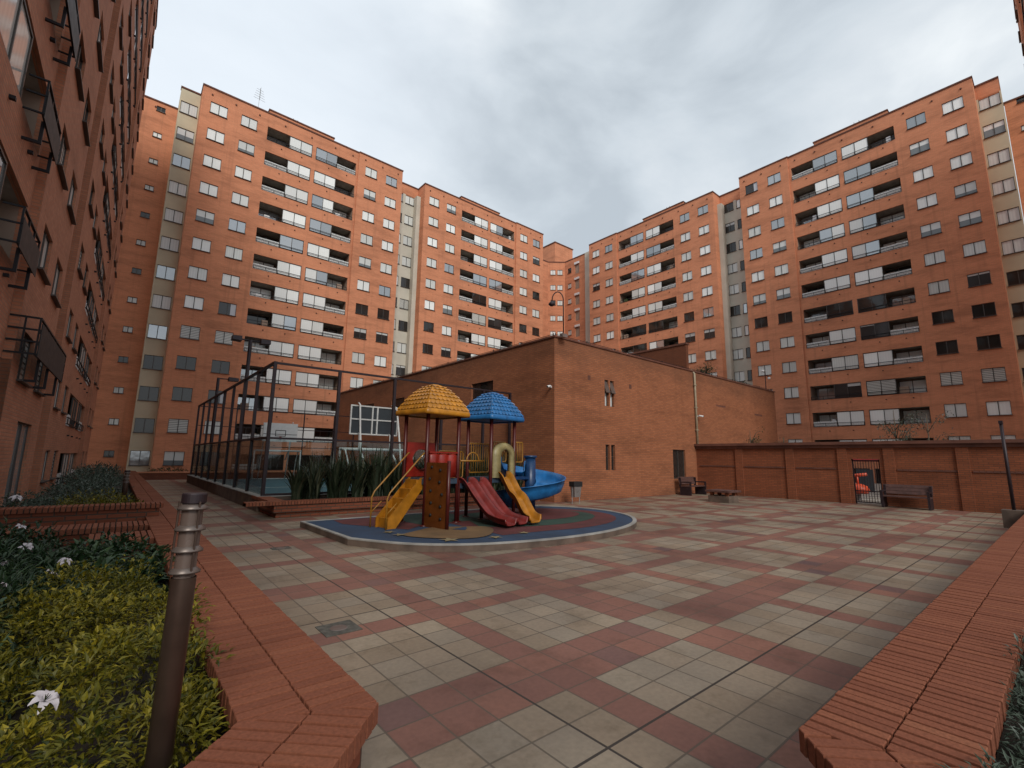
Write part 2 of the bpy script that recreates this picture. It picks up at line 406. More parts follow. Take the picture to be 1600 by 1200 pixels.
# ------------------------------------------------------------------ sky + sun
SUN_EL, SUN_AZ = R(34), R(246)     # azimuth measured from +X towards +Y: light comes from behind the camera
w = bpy.data.worlds.new('World'); S.world = w; w.use_nodes = True
nt = w.node_tree; bg = nt.nodes['Background']
sky = N(nt,'ShaderNodeTexSky'); sky.sky_type = 'NISHITA'; sky.sun_disc = False
sky.sun_elevation = SUN_EL; sky.sun_rotation = R(90) - SUN_AZ
tc = N(nt,'ShaderNodeTexCoord')
mp = N(nt,'ShaderNodeMapping'); mp.inputs['Scale'].default_value = (1,1,1.9); nt.links.new(tc.outputs['Generated'], mp.inputs[0])
n1 = N(nt,'ShaderNodeTexNoise'); n1.inputs['Scale'].default_value = 2.6; n1.inputs['Detail'].default_value = 8; n1.inputs['Roughness'].default_value = .52; n1.inputs['Distortion'].default_value = .35
nt.links.new(mp.outputs[0], n1.inputs['Vector'])
cl = ramp(nt, [(.34,(5.6,6.25,6.85)),(.46,(6.9,7.6,8.2)),(.58,(8.0,8.6,9.1)),(.7,(9.6,10.1,10.4))])
nt.links.new(n1.outputs[0], cl.inputs[0])
# thin bright patch of cloud, low on the left
dt = N(nt,'ShaderNodeVectorMath'); dt.operation = 'DOT_PRODUCT'; nt.links.new(tc.outputs['Generated'], dt.inputs[0])
dt.inputs[1].default_value = Vector((-.06,.80,.60)).normalized()
gl = N(nt,'ShaderNodeMapRange'); gl.interpolation_type = 'SMOOTHSTEP'; gl.inputs[1].default_value = .80; gl.inputs[2].default_value = 1.0; nt.links.new(dt.outputs['Value'], gl.inputs[0])
cc = mixc(nt, mth(nt,'MULTIPLY', gl.outputs[0], .6), cl.outputs[0], (10.2,11.0,11.9))
mix = mixc(nt, .90, sky.outputs[0], cc)
nt.links.new(mix, bg.inputs[0]); bg.inputs[1].default_value = .1
sd = bpy.data.lights.new('sun', 'SUN'); sd.energy = 1.9; sd.angle = R(20); sd.color = (1,.95,.87)
so = bpy.data.objects.new('sun', sd); COL.objects.link(so)
sv = Vector((math.cos(SUN_EL)*math.cos(SUN_AZ), math.cos(SUN_EL)*math.sin(SUN_AZ), math.sin(SUN_EL)))
so.rotation_euler = sv.to_track_quat('Z','Y').to_euler(); so.location = (0,0,40)
S.view_settings.view_transform = 'Standard'; S.view_settings.look = 'None'; S.view_settings.exposure = 0; S.view_settings.gamma = 1
S.cycles.max_bounces = 6; S.cycles.diffuse_bounces = 3; S.cycles.transparent_max_bounces = 12

# ------------------------------------------------------------------ ground
b = MB(); b.box(-300,300,-300,300,-.5,-.03); structure(b.build('ground', M['asphalt']))
b = MB(); b.box(-6,26.,-7,47.5,-.3,0); structure(b.build('plaza_paving', M['tiles']))

# ------------------------------------------------------------------ apartment towers
WW, WH = 1.28, 1.06                       # window opening
LW, LZ0, LZ1 = 4.0, -.92, .43             # loggia opening, z relative to the floor's window centre
WIN_U = (1.3, 3.65, 15.1, 17.4); LOG_U = (7.15, 11.5); ULEN = 18.65

def window_frame(wd, h, d=.06):
    b = MB(); t = .032
    b.box(-wd/2, wd/2, -d, 0, -h/2, -h/2+t); b.box(-wd/2, wd/2, -d, 0, h/2-t, h/2)
    b.box(-wd/2, -wd/2+t, -d, 0, -h/2+t, h/2-t); b.box(wd/2-t, wd/2, -d, 0, -h/2+t, h/2-t)
    b.box(-.025, .025, -d-.01, 0, -h/2+t, h/2-t)
    b.box(-wd/2-.03, wd/2+.03, -d-.16, -d, -h/2-.02, -h/2+.02)
    return b
def pane_mesh(wd, h, v):
    b = MB(); b.box(-wd/2+.03, wd/2-.03, -.035, -.015, -h/2+.03, h/2-.03)
    return b.mesh('pane', PM[v], uv=False)
CACHE = {}
def cached(key, fn):
    if key not in CACHE: CACHE[key] = fn()
    return CACHE[key]
def add_window(root, x, y, z, v, wd=WW, h=WH):
    fm = cached(('f',wd,h), lambda: window_frame(wd,h).mesh('window', M['frame'], uv=False))
    o = put('window', fm, root, (x,y,z))
    put('pane', cached(('p',wd,h,v), lambda: pane_mesh(wd,h,v)), o)
    return o

def loggia_shell(side):
    b = MB(); hw = LW/2; dep = 1.35; z0, z1 = LZ0, LZ1
    b.quad((-hw,0,z0),(hw,0,z0),(hw,dep,z0),(-hw,dep,z0),1)
    b.quad((-hw,0,z1),(-hw,dep,z1),(hw,dep,z1),(hw,0,z1),1)
    b.quad((-hw,0,z0),(-hw,dep,z0),(-hw,dep,z1),(-hw,0,z1),0)
    b.quad((hw,0,z0),(hw,0,z1),(hw,dep,z1),(hw,dep,z0),0)
    b.quad((-hw,dep,z0),(hw,dep,z0),(hw,dep,z1),(-hw,dep,z1),0)
    for x in (-hw*.35, hw*.55):
        b.box(x-.04, x+.04, -.2, -.01, z0-.42, z0-.36, 2)
    return b.mesh('loggia', [M['inner'], M['concrete'], M['rail']])
def glazing(side, v):
    # closed-in half of the loggia: side -1 = left half
    b = MB(); hw = LW/2; a, c = (-hw, .08) if side < 0 else (-.08, hw)
    z0, z1 = LZ0+.02, LZ1-.02
    for z in (z0, z1-.05): b.box(a, c, .02, .08, z, z+.05)
    for x in (a, (a+c)/2-.02, c-.05): b.box(x, x+.05, .02, .08, z0+.05, z1-.05)
    return b.mesh('glazing', M['frame'], uv=False)
def glazing_pane(side, v, part):
    b = MB(); hw = LW/2; a, c = (-hw, .08) if side < 0 else (-.08, hw)
    m = (a+c)/2
    x0, x1 = (a+.05, m-.02) if part == 0 else (m+.03, c-.05)
    cx = (x0+x1)/2
    b.box(x0-cx, x1-cx, .045, .06, LZ0+.06, LZ1-.06)
    return b.mesh('pane', PM[v], uv=False), cx
def loggia_rail(style):
    b = MB(); hw = LW/2-.05; z0 = LZ0+.06; dep = .05
    h = {0:.26, 1:.75}[style]
    for z in (z0, z0+h):
        b.box(-hw, hw, -dep-.02, -dep+.02, z-.02, z+.02)
        for x in (-hw, hw): b.box(x-.02, x+.02, -dep, 0, z-.02, z+.02)
    if style == 1: b.box(-hw, hw, -dep-.015, -dep+.015, z0+h*.5-.015, z0+h*.5+.015)
    for i in range(5):
        x = -hw + 2*hw*i/4
        b.box(x-.015, x+.015, -dep-.015, -dep+.015, z0, z0+h)
    return b.mesh('railing', M['rail'], uv=False)
def open_rail(gs):
    # rail standing out from the open half of the loggia
    b = MB(); a, c = (.15, LW/2-.04) if gs < 0 else (-LW/2+.04, -.15); dep = .26; z0 = LZ0-.02
    for z in (z0, z0+.35, z0+.66):
        b.box(a, c, -dep-.02, -dep+.02, z-.015, z+.015)
        for x in (a, c-.03): b.box(x, x+.03, -dep+.02, 0, z-.015, z+.015)
    for i in range(4):
        x = a+(c-a-.03)*i/3; b.box(x, x+.03, -dep-.015, -dep+.015, z0, z0+.66)
    for x in (a+.3, c-.35):
        b.box(x, x+.05, -dep, -dep+.05, z0-.45, z0); b.box(x, x+.05, -dep+.05, 0, z0-.45, z0-.4)
    return b.mesh('railing', M['rail'], uv=False)
def rail_cloth(gs):
    b = MB(); a, c = (.15, LW/2-.04) if gs < 0 else (-LW/2+.04, -.15); z0 = LZ0-.05
    b.box(a-.01, c+.01, -.29, -.28, z0-.05, z0+.5)
    return b.mesh('rail_cloth', M['black'], uv=False)
def net_panel(gs):
    b = MB(); a, c = (.1, LW/2-.03) if gs < 0 else (-LW/2+.03, -.1)
    b.box(a, c, .03, .045, LZ0+.02, LZ0+.5)
    return b.mesh('railing_panel', M['net'], uv=False)
def loggia_door(v):
    b = MB(); z0, z1 = LZ0+.02, LZ1-.12
    b.box(-.9,.9,1.26,1.34,z0,z1,0)
    for x0, x1 in ((-.85,-.03),(.03,.85)): b.box(x0,x1,1.235,1.26,z0+.05,z1-.05,1)
    return b.mesh('balcony_door', [M['frame'], PM[v]], uv=False)
def clutter(kind):
    r = random.Random(kind); b = MB()
    x = r.uniform(-.6,.6); h = r.uniform(.35,.7); wd = r.uniform(.15,.35)
    b.box(x-wd, x+wd, .3, .6, LZ0+.01, LZ0+h, r.choice((0,0,1,2)))
    return b.mesh('stored_goods', [M['cctv'], M['inner'], M['stem']], uv=False)

def wall_holes(b, x0, x1, z0, z1, holes, y, dep, mat=0):
    xs = sorted({x0, x1, *[h[0] for h in holes], *[h[1] for h in holes]})
    zs = sorted({z0, z1, *[h[2] for h in holes], *[h[3] for h in holes]})
    for i in range(len(xs)-1):
        cx = (xs[i]+xs[i+1])/2; hh = [h for h in holes if h[0] < cx < h[1]]
        run = None
        for j in range(len(zs)-1):
            cz = (zs[j]+zs[j+1])/2
            solid = not any(h[2] < cz < h[3] for h in hh)
            if solid and run is None: run = zs[j]
            if run is not None and (not solid or j == len(zs)-2):
                e = zs[j] if not solid else zs[j+1]
                b.quad((xs[i],y,run),(xs[i+1],y,run),(xs[i+1],y,e),(xs[i],y,e),mat); run = None
    for a, c, p, q in holes:
        b.quad((a,y,p),(a,y+dep,p),(a,y+dep,q),(a,y,q),mat); b.quad((c,y,p),(c,y,q),(c,y+dep,q),(c,y+dep,p),mat)
        b.quad((a,y,p),(c,y,p),(c,y+dep,p),(a,y+dep,p),mat); b.quad((a,y,q),(a,y+dep,q),(c,y+dep,q),(c,y,q),mat)

RECESS = .12
def tower(label, loc, rz, sg, z0, pitch, cols, logs, strip=None, mat='brick', pent=(5.2,11.2), dark_rail=False, under=False, seed=1, depth=13., group=None):
    """u runs along the facade from the near end; local x = sg*u, local y = into the building"""
    rnd = random.Random(seed)
    root = thing('apartment_tower', label, 'apartment tower', loc, rz)
    X = lambda u: sg*u
    top = z0 + 12*pitch + 1.72
    zc = [z0 + pitch*k for k in range(13)]
    F2 = -.15
    b = MB()
    holesA = []; holesB = []
    for u in WIN_U:
        for z in zc:
            (holesA if u < 13.7 else holesB).append((*sorted((X(u-WW/2),X(u+WW/2))), z-WH/2, z+WH/2))
    for u in LOG_U:
        for z in zc: holesA.append((*sorted((X(u-LW/2),X(u+LW/2))), z+LZ0, z+LZ1))
    if under:
        holesA = [h for h in holesA if h[2] > 3.4]; holesA.append((*sorted((X(0.),X(13.72))), -.05, 3.4))
        holesB = [h for h in holesB if h[2] > 2.3]; holesB.append((*sorted((X(15.5),X(17.5))), .42, 2.25))
    xa, xb = sorted((X(0),X(13.72))); wall_holes(b, xa, xb, -.05, top, holesA, 0, RECESS)
    xa, xb = sorted((X(13.72),X(ULEN))); wall_holes(b, xa, xb, -.05, top, holesB, F2, RECESS)
    b.quad((X(13.72),F2,-.05),(X(13.72),0,-.05),(X(13.72),0,top),(X(13.72),F2,top))
    b.quad((X(0),0,-.05),(X(0),depth,-.05),(X(0),depth,top),(X(0),0,top))
    b.quad((X(ULEN),F2,-.05),(X(ULEN),depth,-.05),(X(ULEN),depth,top),(X(ULEN),F2,top))
    b.quad((X(0),depth,-.05),(X(ULEN),depth,-.05),(X(ULEN),depth,top),(X(0),depth,top))
    for u in (.7,2.5,4.4,6.6,9.0,11.3,13.1,14.4,16.3,18.1):           # drain spouts under the parapet
        y = 0 if u < 13.7 else F2
        b.box(X(u)-.06, X(u)+.06, y-.07, y-.001, top-.62, top-.5, 1)
    b.build('wall', [M[mat], M['cap']], root)
    b = MB(); xa, xb = sorted((X(.3),X(ULEN-.3))); b.box(xa, xb, .3, depth-.3, top-.6, top-.5); b.build('roof', M['slab'], root)
    b = MB(); t = .14
    for ua, ub, ya, yb in ((0,13.72,-.06,.3),(13.72,ULEN,F2-.06,.3),(0,.32,.3,depth),(ULEN-.32,ULEN,.3,depth),(0,ULEN,depth,depth+.3)):
        xa, xb = sorted((X(ua),X(ub)))
        b.box(xa-.05*(ua==0), xb+.05, ya, yb, top, top+t)
    b.build('parapet_cap', M['cap'], root)
    if pent:
        b = MB(); xa, xb = sorted((X(pent[0]),X(pent[1]))); b.box(xa, xb, .35, 5.5, top-.45, top+.62, 0); b.box(xa-.06, xb+.06, .28, 5.56, top+.62, top+.74, 1)
        b.build('roof_block', [M[mat], M['cap']], root)
        for u in (pent[0]-.25, pent[1]+.5):
            b = MB(); x = X(u); b.lathe([(.16,0),(.16,.5),(.34,.5),(.34,.62),(.24,.8),(0,.86)], 14, (x,.9,top-.4)); b.build('roof_vent', M['slab'], root, True)
        for u in (pent[0]+2.2, pent[0]+2.6):
            b = MB(); b.tube([(X(u),.9,top+.6),(X(u),.9,top+1.25)], .025, 6); b.build('vent_pipe', M['slab'], root)
    # windows
    for ci, u in enumerate(WIN_U):
        y = (0 if u < 13.7 else F2) + RECESS
        for k in range(13):
            v = cols[ci][12-k]
            if under and (k == 0 or (k == 1 and u < 13.7)): continue
            add_window(root, X(u), y, zc[k], v)
    # loggias
    for bi, u in enumerate(LOG_U):
        inner = 1 if bi == 0 else -1            # which half (along u) is closed in
        gs = inner*sg
        for k in range(13):
            v = logs[bi][12-k]
            if under and k < 2: continue
            lo = put('loggia', cached(('ls',), lambda: loggia_shell(0)), root, (X(u),RECESS,zc[k]))
            if v != '-':
                g = put('glazing', cached(('g',gs), lambda: glazing(gs,'')), lo, (0,-RECESS,0))
                v1 = {'M':'W','N':'G','D':'D'}.get(v, v); v2 = {'M':'G','N':'W'}.get(v, v)
                for part, vv in ((0,v1),(1,v2)):
                    me, cx = cached(('gp',gs,vv,part), lambda: glazing_pane(gs,vv,part))
                    put('pane', me, g, (cx,0,0))
            if dark_rail:
                put('railing', cached(('or',gs), lambda: open_rail(gs)), lo, (0,-RECESS,0))
                if rnd.random() < .75: put('rail_cloth', cached(('rc',gs), lambda: rail_cloth(gs)), lo, (0,-RECESS,0))
            else:
                put('railing', cached(('rl',), lambda: loggia_rail(0)), lo, (0,-RECESS,0))
                if rnd.random() < .65: put('railing_panel', cached(('np',gs), lambda: net_panel(gs)), lo, (0,-RECESS,0))
            dv = rnd.choice('WVVGD')
            put('balcony_door', cached(('bd',dv), lambda: loggia_door(dv)), lo, (-gs*.95,-RECESS,0))
            if rnd.random() < .55:
                ck = rnd.randint(0,5); put('stored_goods', cached(('cl',ck), lambda: clutter(ck)), lo, (-gs*.95,-RECESS,0))
    if under:
        add_window(root, X(16.5), F2+RECESS, 1.335, 'G', 2.0, 1.83)
        b = MB(); xa, xb = sorted((X(0),X(13.72))); b.quad((xa,2.2,-.05),(xb,2.2,-.05),(xb,2.2,3.4),(xa,2.2,3.4)); b.quad((X(13.72),F2,-.05),(X(13.72),2.2,-.05),(X(13.72),2.2,3.4),(X(13.72),F2,3.4)); b.quad((xa,0,3.4),(xb,0,3.4),(xb,2.2,3.4),(xa,2.2,3.4))
        b.build('recessed_wall', M[mat], root)
        b = MB(); y = F2-.3; xa, xb = 13.72, ULEN-.1
        for z in (3.55,3.8,4.05,4.3):
            b.box(xa,xb,y-.02,y+.02,z-.018,z+.018); b.box(xa-.02,xa+.02,y+.02,1.8,z-.018,z+.018)
        for i in range(9):
            x = xa+(xb-xa)*i/8; b.box(x-.015,x+.015,y-.015,y+.015,3.55,4.3)
        for i in range(4): b.box(xa-.016,xa+.016,y+.4*i+.2,y+.4*i+.23,3.55,4.3)
        for x in (xa+.8,xa+2.2,xa+3.9): b.box(x-.03,x+.03,y,y+.05,3.05,3.55); b.box(x-.03,x+.03,y+.05,F2,3.05,3.1)
        b.build('terrace_railing', M['rail'], root)
        b = MB(); b.box(xa+.02,xb-.4,y-.04,y-.022,3.5,4.2); b.build('rail_cloth', M['black'], root)
    # set-back rendered strip at the near end
    if strip:
        kind, vs = strip; sb = 1.6; cm = M['cream'] if kind in 'AC' else M['white_render']
        wd = 1.42 if kind in 'AC' else 2.9
        if kind == 'B' : cm = M['white_render']
        b = MB(); s2 = MB(); holes = []
        swu = [(-.72,1.22)] if kind in 'AC' else [(-1.02,1.1),(-2.3,.8)]
        ztop = top - (.05 if kind == 'A' else 1.25)
        for c0, wv in swu:
            for z in zc: holes.append((*sorted((X(c0-wv/2),X(c0+wv/2))), z-.58, z+.55))
        xa, xb = sorted((X(-wd),X(-.002))); wall_holes(b, xa, xb, -.05, ztop, holes, sb, RECESS)
        if kind in 'AC':
            b.quad((X(-wd),sb,-.05),(X(-wd),sb+3,-.05),(X(-wd),sb+3,top),(X(-wd),sb,top))
        else:
            xa, xb = sorted((X(-.5),X(-.004))); b.box(xa, xb, .9, sb, -.05, ztop)
        b.build('rendered_strip', cm, root)
        b = MB(); xa, xb = sorted((X(-wd),X(-.002)))
        if ztop < top-.3:
            b.box(xa, xb, sb+.02, sb+.4, ztop, top, 0)
        b.box(xa-.04, xb, sb-.05, sb+.45, top, top+.14, 1); b.build('strip_parapet', [M[mat], M['cap']], root)
        for ii, (c0, wv) in enumerate(swu):
            for k in range(13):
                v = vs[12-k] if ii == 0 else rnd.choice('WVWDG')
                add_window(root, X(c0), sb+RECESS, zc[k]-.015, v, wv, 1.13)
    return root, top

def rcol(seed, low=(3,4)):
    r = random.Random(seed); s = ''.join(r.choice('WWWWWVWHVG') for _ in range(7)) + ''.join(r.choice('DDLVBW') for _ in range(3)) + ''.join(r.choice('WVBV') for _ in range(3))
    return s

YA, XC = 44.4, 49.8
tA, topA = tower('brick apartment tower behind the ball court, with a spindly rooftop antenna',
      (2.12, YA, 0), 0, 1, 1.22, 2.497,
      ['WWWWHWVWBDDBH','WHWWGVWCBDCVG','VHWVHWDLVWVWW','GVWWVGDLWVWVW'],
      ['WWWWGWWMWWWVD','GWNGWMWWWWWWD'], ('A','VHGVVVGVGDDDG'), seed=3)
b = MB(); b.tube([(6.2-2.12+.2,.6,topA),(4.3,.6,topA+2.6)], .02, 6)
for i in range(5):
    z = topA+1.4+i*.24; b.tube([(3.8+.05*i,.5,z),(4.8-.05*i,.7,z+.05)], .012, 5); b.tube([(4.3,.3,z+.1),(4.35,.95,z+.1)], .012, 5)
b.build('rooftop_antenna', M['steel'], tA)
tB, topB = tower('brick apartment tower right of the antenna tower, after the narrow off-white recess',
      (23.68, YA, 0), 0, 1, .92, 2.506,
      ['VVWVVWDDVWVVW','HWVGWHWLWVWVW','MWVVVDVWWVWVW'.replace('M','V'),'GLWDVDWVVWVWV'],
      ['WWWGDBWWWVWWD','MWWGWLWWWWWVD'], ('B','VVVVDBDVLVBVV'), seed=4)
tC, topC = tower('brick apartment tower standing behind the perimeter wall with the iron gate',
      (XC, 1.76, 0), R(-90), -1, .82, 2.524,
      ['WWWHHVLDDBWWW','GHWWHVVDDBWVV','GWGHVHDVVVWVW','NWVGWHDVVVWVV'.replace('N','C')],
      ['WGGMMWDLWBWWD','GWWNWWDWVLWWD'], ('C','VHVVVVDDDDVVV'), pent=(5.5,11.4), seed=5)
tD1, topC1 = tower('brick apartment tower behind the clubhouse roof, left of the pale recess',
      (XC, 23.5, 0), R(-90), -1, .88, 2.51,
      ['GWWWWGLVWVWVV','GWVVVDLVWVWVV','GVVVVWVVWVWVV','VWLVVWVVWVWVV'],
      ['WGWWVDMDVVWVD','GWGVWDDVVVWVD'], ('B','DLDVVDVVVVVVV'), pent=(3.9,9.7), seed=6)
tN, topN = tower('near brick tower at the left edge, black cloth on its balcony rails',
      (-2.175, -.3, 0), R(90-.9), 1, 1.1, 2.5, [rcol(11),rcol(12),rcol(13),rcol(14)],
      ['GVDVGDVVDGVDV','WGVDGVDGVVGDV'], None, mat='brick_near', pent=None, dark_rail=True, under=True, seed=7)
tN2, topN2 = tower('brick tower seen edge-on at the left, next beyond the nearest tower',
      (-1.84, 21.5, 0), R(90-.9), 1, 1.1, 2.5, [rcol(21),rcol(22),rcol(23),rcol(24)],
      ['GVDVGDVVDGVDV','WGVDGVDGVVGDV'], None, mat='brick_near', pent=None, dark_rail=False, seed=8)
tF, topF = tower('brick apartment tower whose far corner just shows at the upper right edge of the view',
      (26.4, -1.15, 0), R(180), -1, 1.0, 2.5, [rcol(31),rcol(32),rcol(33),rcol(34)],
      ['GVDVGDVVDGVDV','WGVDGVDGVVGDV'], None, mat='brick', pent=None, seed=9)

def link(label, loc, rz, sg, width, top, depth, wins, z0, pitch, mat='brick', wd=.62, h=.5):
    root = thing('link_building', label, 'apartment building', loc, rz)
    b = MB(); holes = []
    X = lambda u: sg*u
    for u in wins:
        for k in range(13): holes.append((*sorted((X(u-wd/2),X(u+wd/2))), z0+pitch*k-h/2, z0+pitch*k+h/2))
    xa, xb = sorted((X(0),X(width))); wall_holes(b, xa, xb, -.05, top, holes, 0, RECESS)
    for x in (xa, xb): b.quad((x,0,-.05),(x,depth,-.05),(x,depth,top),(x,0,top))
    b.quad((xa,depth,-.05),(xb,depth,-.05),(xb,depth,top),(xa,depth,top)); b.quad((xa,0,top-.3),(xb,0,top-.3),(xb,depth,top-.3),(xa,depth,top-.3))
    for i in range(3):
        x = xa+(xb-xa)*(.2+.3*i); b.box(x-.06,x+.06,-.07,-.001,top-.6,top-.48,1)
    b.build('wall', [M[mat], M['cap']], root)
    b = MB(); b.box(xa-.05, xb+.05, -.06, .3, top, top+.14); b.build('parapet_cap', M['cap'], root)
    r = random.Random(5)
    for u in wins:
        for k in range(13): add_window(root, X(u), RECESS, z0+pitch*k, r.choice('VDVWD'), wd, h)
    return root
link('set-back plain brick building with one column of small windows, left of the antenna tower', (-7., 48.2, 0), 0, 1, 7.7, 32.1, 8, [6.55,7.15][:1], 1.5, 2.5)
link('set-back plain brick building with small windows at the far right edge, beside the pale strip', (53.6, -8., 0), R(-90), -1, 8.3, 31.6, 8, [7.3], 1.4, 2.5)

# polygonal corner block
cb = thing('corner_building', 'recessed brick corner building with an angled face, between the two farthest towers', 'apartment building')
topK = 32.4
pts = [(41.,49.9),(48.9,49.9),(50.9,48.2),(50.9,41.)]
b = MB(); caps = MB()
segw = {0:[(6.1,.75)], 1:[(.75,.8),(1.85,.8)], 2:[(1.,.75)]}
winspec = []
for i in range(3):
    p, q = Vector(pts[i]), Vector(pts[i+1]); L = (q-p).length; ang = math.atan2(q.y-p.y, q.x-p.x)
    T = Matrix.Translation((p.x,p.y,0)) @ Matrix.Rotation(ang,4,'Z')
    b.T = T; holes = []
    for u, wd in segw[i]:
        for k in range(13): holes.append((u-wd/2,u+wd/2,.75+2.5*k-.42,.75+2.5*k+.42)); winspec.append((T,ang,u,.75+2.5*k,wd))
    if i == 2:
        for k in range(13): holes.append((2.1,3.0,.75+2.5*k-.9,.75+2.5*k+.62))
        for k in range(13): holes.append((6.35,6.75,1.25+2.5*k-.22,1.25+2.5*k+.22)); winspec.append((T,ang,6.55,1.25+2.5*k,.4))
    wall_holes(b, 0, L, -.05, topK, holes, 0, RECESS)
    if i == 2: b.box(2.05,3.05,RECESS,1.2,-.05,topK-.1,1)
    caps.T = T; caps.box(0, L, -.05, .3, topK, topK+.16)
b.T = None
b.build('wall', [M['brick'], M['inner']], cb); caps.build('parapet_cap', M['cap'], cb)
r = random.Random(2)
for T, ang, u, z, wd in winspec:
    h = .84 if wd > .5 else .44
    p = T @ Vector((u, RECESS, z)); o = add_window(cb, *p, r.choice('VVWDVG'), wd, h); o.rotation_euler = (0,0,ang)
for k in range(13):
    b = MB(); b.T = T = Matrix.Translation((50.9,48.2,0)) @ Matrix.Rotation(R(-90),4,'Z')
    z = .75+2.5*k; b.box(2.08,3.02,-.12,-.01,z+.62,z+.95); b.build('balcony_edge', M['cctv'], cb)
b = MB(); b.box(50.15,54.3,49.65,54.,topK-.3,36.1,0); b.box(50.05,54.4,49.55,54.1,36.1,36.26,1); b.build('stair_block', [M['brick'], M['cap']], cb)
b = MB(); b.box(50.7,51.9,41.,43.9,-.05,topK+.1); b.build('rendered_strip', M['white_render'], cb)

# ------------------------------------------------------------------ clubhouse
XW = 23.2                                  # perimeter wall plane
club = thing('clubhouse', 'low flat-roofed brick clubhouse behind the playground, two storeys without balconies', 'clubhouse')
CX, CY, CT = 12.7, 12.6, 6.36
b = MB()
wins = [(15.76,16.4,3.88,5.02),(15.76,16.4,1.17,2.24),(20.95,22.1,.74,2.16)]
wall_holes(b, CX, 34., -.05, CT, wins, CY, .16)
b.T = Matrix.Translation((CX,CY,0)) @ Matrix.Rotation(R(90),4,'Z')
lw = [(3.9,5.6,4.35,5.1),(8.2,9.9,4.35,5.1),(12.5,14.2,4.35,5.1),(16.8,18.5,4.35,5.1)]
T = b.T; b.T = None
bb = MB(); wall_holes(bb, 0, 23.2, -.05, CT, lw, 0, .16)
b.add([T @ Vector((v[0], -v[1], v[2])) for v in bb.v], bb.f)
b.quad((34.,CY,-.05),(34.,35.8,-.05),(34.,35.8,CT),(34.,CY,CT)); b.quad((CX,35.8,-.05),(34.,35.8,-.05),(34.,35.8,CT),(CX,35.8,CT))
for x, z in ((14.75,4.98),(17.6,4.92)): b.box(x-.09,x+.09,CY-.003,CY+.02,z-.1,z+.1,1)
for x, z in ((26.2,4.75),(31.2,4.6)): b.box(x-.55,x+.55,CY-.003,CY+.02,z-.06,z+.06,1)
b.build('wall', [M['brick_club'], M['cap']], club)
b = MB(); b.box(CX+.3,33.7,CY+.3,35.5,CT-.5,CT-.4); b.build('roof', M['slab'], club)
b = MB(); b.box(CX-.05,34.05,CY-.05,CY+.3,CT,CT+.07); b.box(CX-.05,CX+.3,CY+.3,35.85,CT,CT+.07); b.build('roof_edge', M['cap'], club)
b = MB(); b.tube([(CX+.15,CY+.1,CT+.16),(33.9,CY+.1,CT+.16)], .012, 5); b.tube([(CX+.1,CY+.15,CT+.16),(CX+.1,35.7,CT+.16)], .012, 5)
for i in range(12): b.box(CX+.14+i*1.9,CX+.17+i*1.9,CY+.08,CY+.11,CT+.07,CT+.2); b.box(CX+.08,CX+.11,CY+.14+i*1.95,CY+.17+i*1.95,CT+.07,CT+.2)
b.build('roof_cable', M['rail'], club)
b = MB(); b.box(23.25,23.5,12.95,24.5,CT-.3,7.95,0); b.box(23.2,23.55,12.9,24.55,7.95,8.05,1); b.build('roof_screen_wall', [M['brick_wall'], M['cap']], club)
for (x0,x1,z0,z1), opened in zip(wins[:2], (1,0)):
    xm = (x0+x1)/2
    b = MB(); y = CY+.1
    for a, c in ((x0,xm-.05),(xm+.05,x1)):
        b.box(a,a+.03,y,y+.05,z0,z1); b.box(c-.03,c,y,y+.05,z0,z1); b.box(a+.03,c-.03,y,y+.05,z0,z0+.03); b.box(a+.03,c-.03,y,y+.05,z1-.03,z1); b.box(a+.03,c-.03,y,y+.05,z0+(z1-z0)*.52,z0+(z1-z0)*.52+.03)
    b.box(xm-.05,xm+.05,CY-.002,CY+.16,z0,z1,1)
    wdw = b.build('window', [M['frame'], M['brick_club']], club)
    for a, c in ((x0,xm-.05),(xm+.05,x1)):
        b = MB(); b.box(a+.03,c-.03,y+.02,y+.035,z0+.03,z1-.03); b.build('pane', PM['D'] if not opened else PM['L'], wdw, uv=False)
    if opened:
        for a, c in ((x0,xm-.06),(xm+.06,x1)):
            b = MB(); b.add([(a,CY+.08,z1-.05),(c,CY+.08,z1-.05),(c,CY-.1,z1-.55),(a,CY-.1,z1-.55),(a,CY+.1,z1-.07),(c,CY+.1,z1-.07),(c,CY-.08,z1-.57),(a,CY-.08,z1-.57)],
                             [(0,1,2,3),(7,6,5,4),(0,3,7,4),(1,5,6,2),(0,4,5,1),(3,2,6,7)]); b.build('open_sash', M['ring'], wdw, uv=False)
x0,x1,z0,z1 = wins[2]
b = MB(); b.box(x0,x0+.06,CY+.08,CY+.14,z0,z1); b.box(x1-.06,x1,CY+.08,CY+.14,z0,z1); b.box(x0+.06,x1-.06,CY+.08,CY+.14,z0,z0+.06); b.box(x0+.06,x1-.06,CY+.08,CY+.14,z1-.06,z1); b.box((x0+x1)/2-.03,(x0+x1)/2+.03,CY+.07,CY+.14,z0+.06,z1-.06)
o = b.build('window', M['frame'], club); b = MB(); b.box(x0+.06,x1-.06,CY+.1,CY+.12,z0+.06,z1-.06); b.build('pane', PM['D'], o, uv=False)
for (u0,u1,z0,z1) in lw:
    b = MB(); b.box(CX+.1,CX+.15,CY+u0,CY+u1,z0,z1); b.build('window', PM['D'], club, uv=False)
b = MB(); b.tube([(23.25,CY-.07,2.5),(23.25,CY-.07,CT-.1),(23.25,CY+.1,CT+.1)], .06, 10)
for z in (3.2,4.4,5.6): b.box(23.16,23.34,CY-.14,CY-.001,z,z+.05)
b.build('downpipe', M['pipe'], club, True)

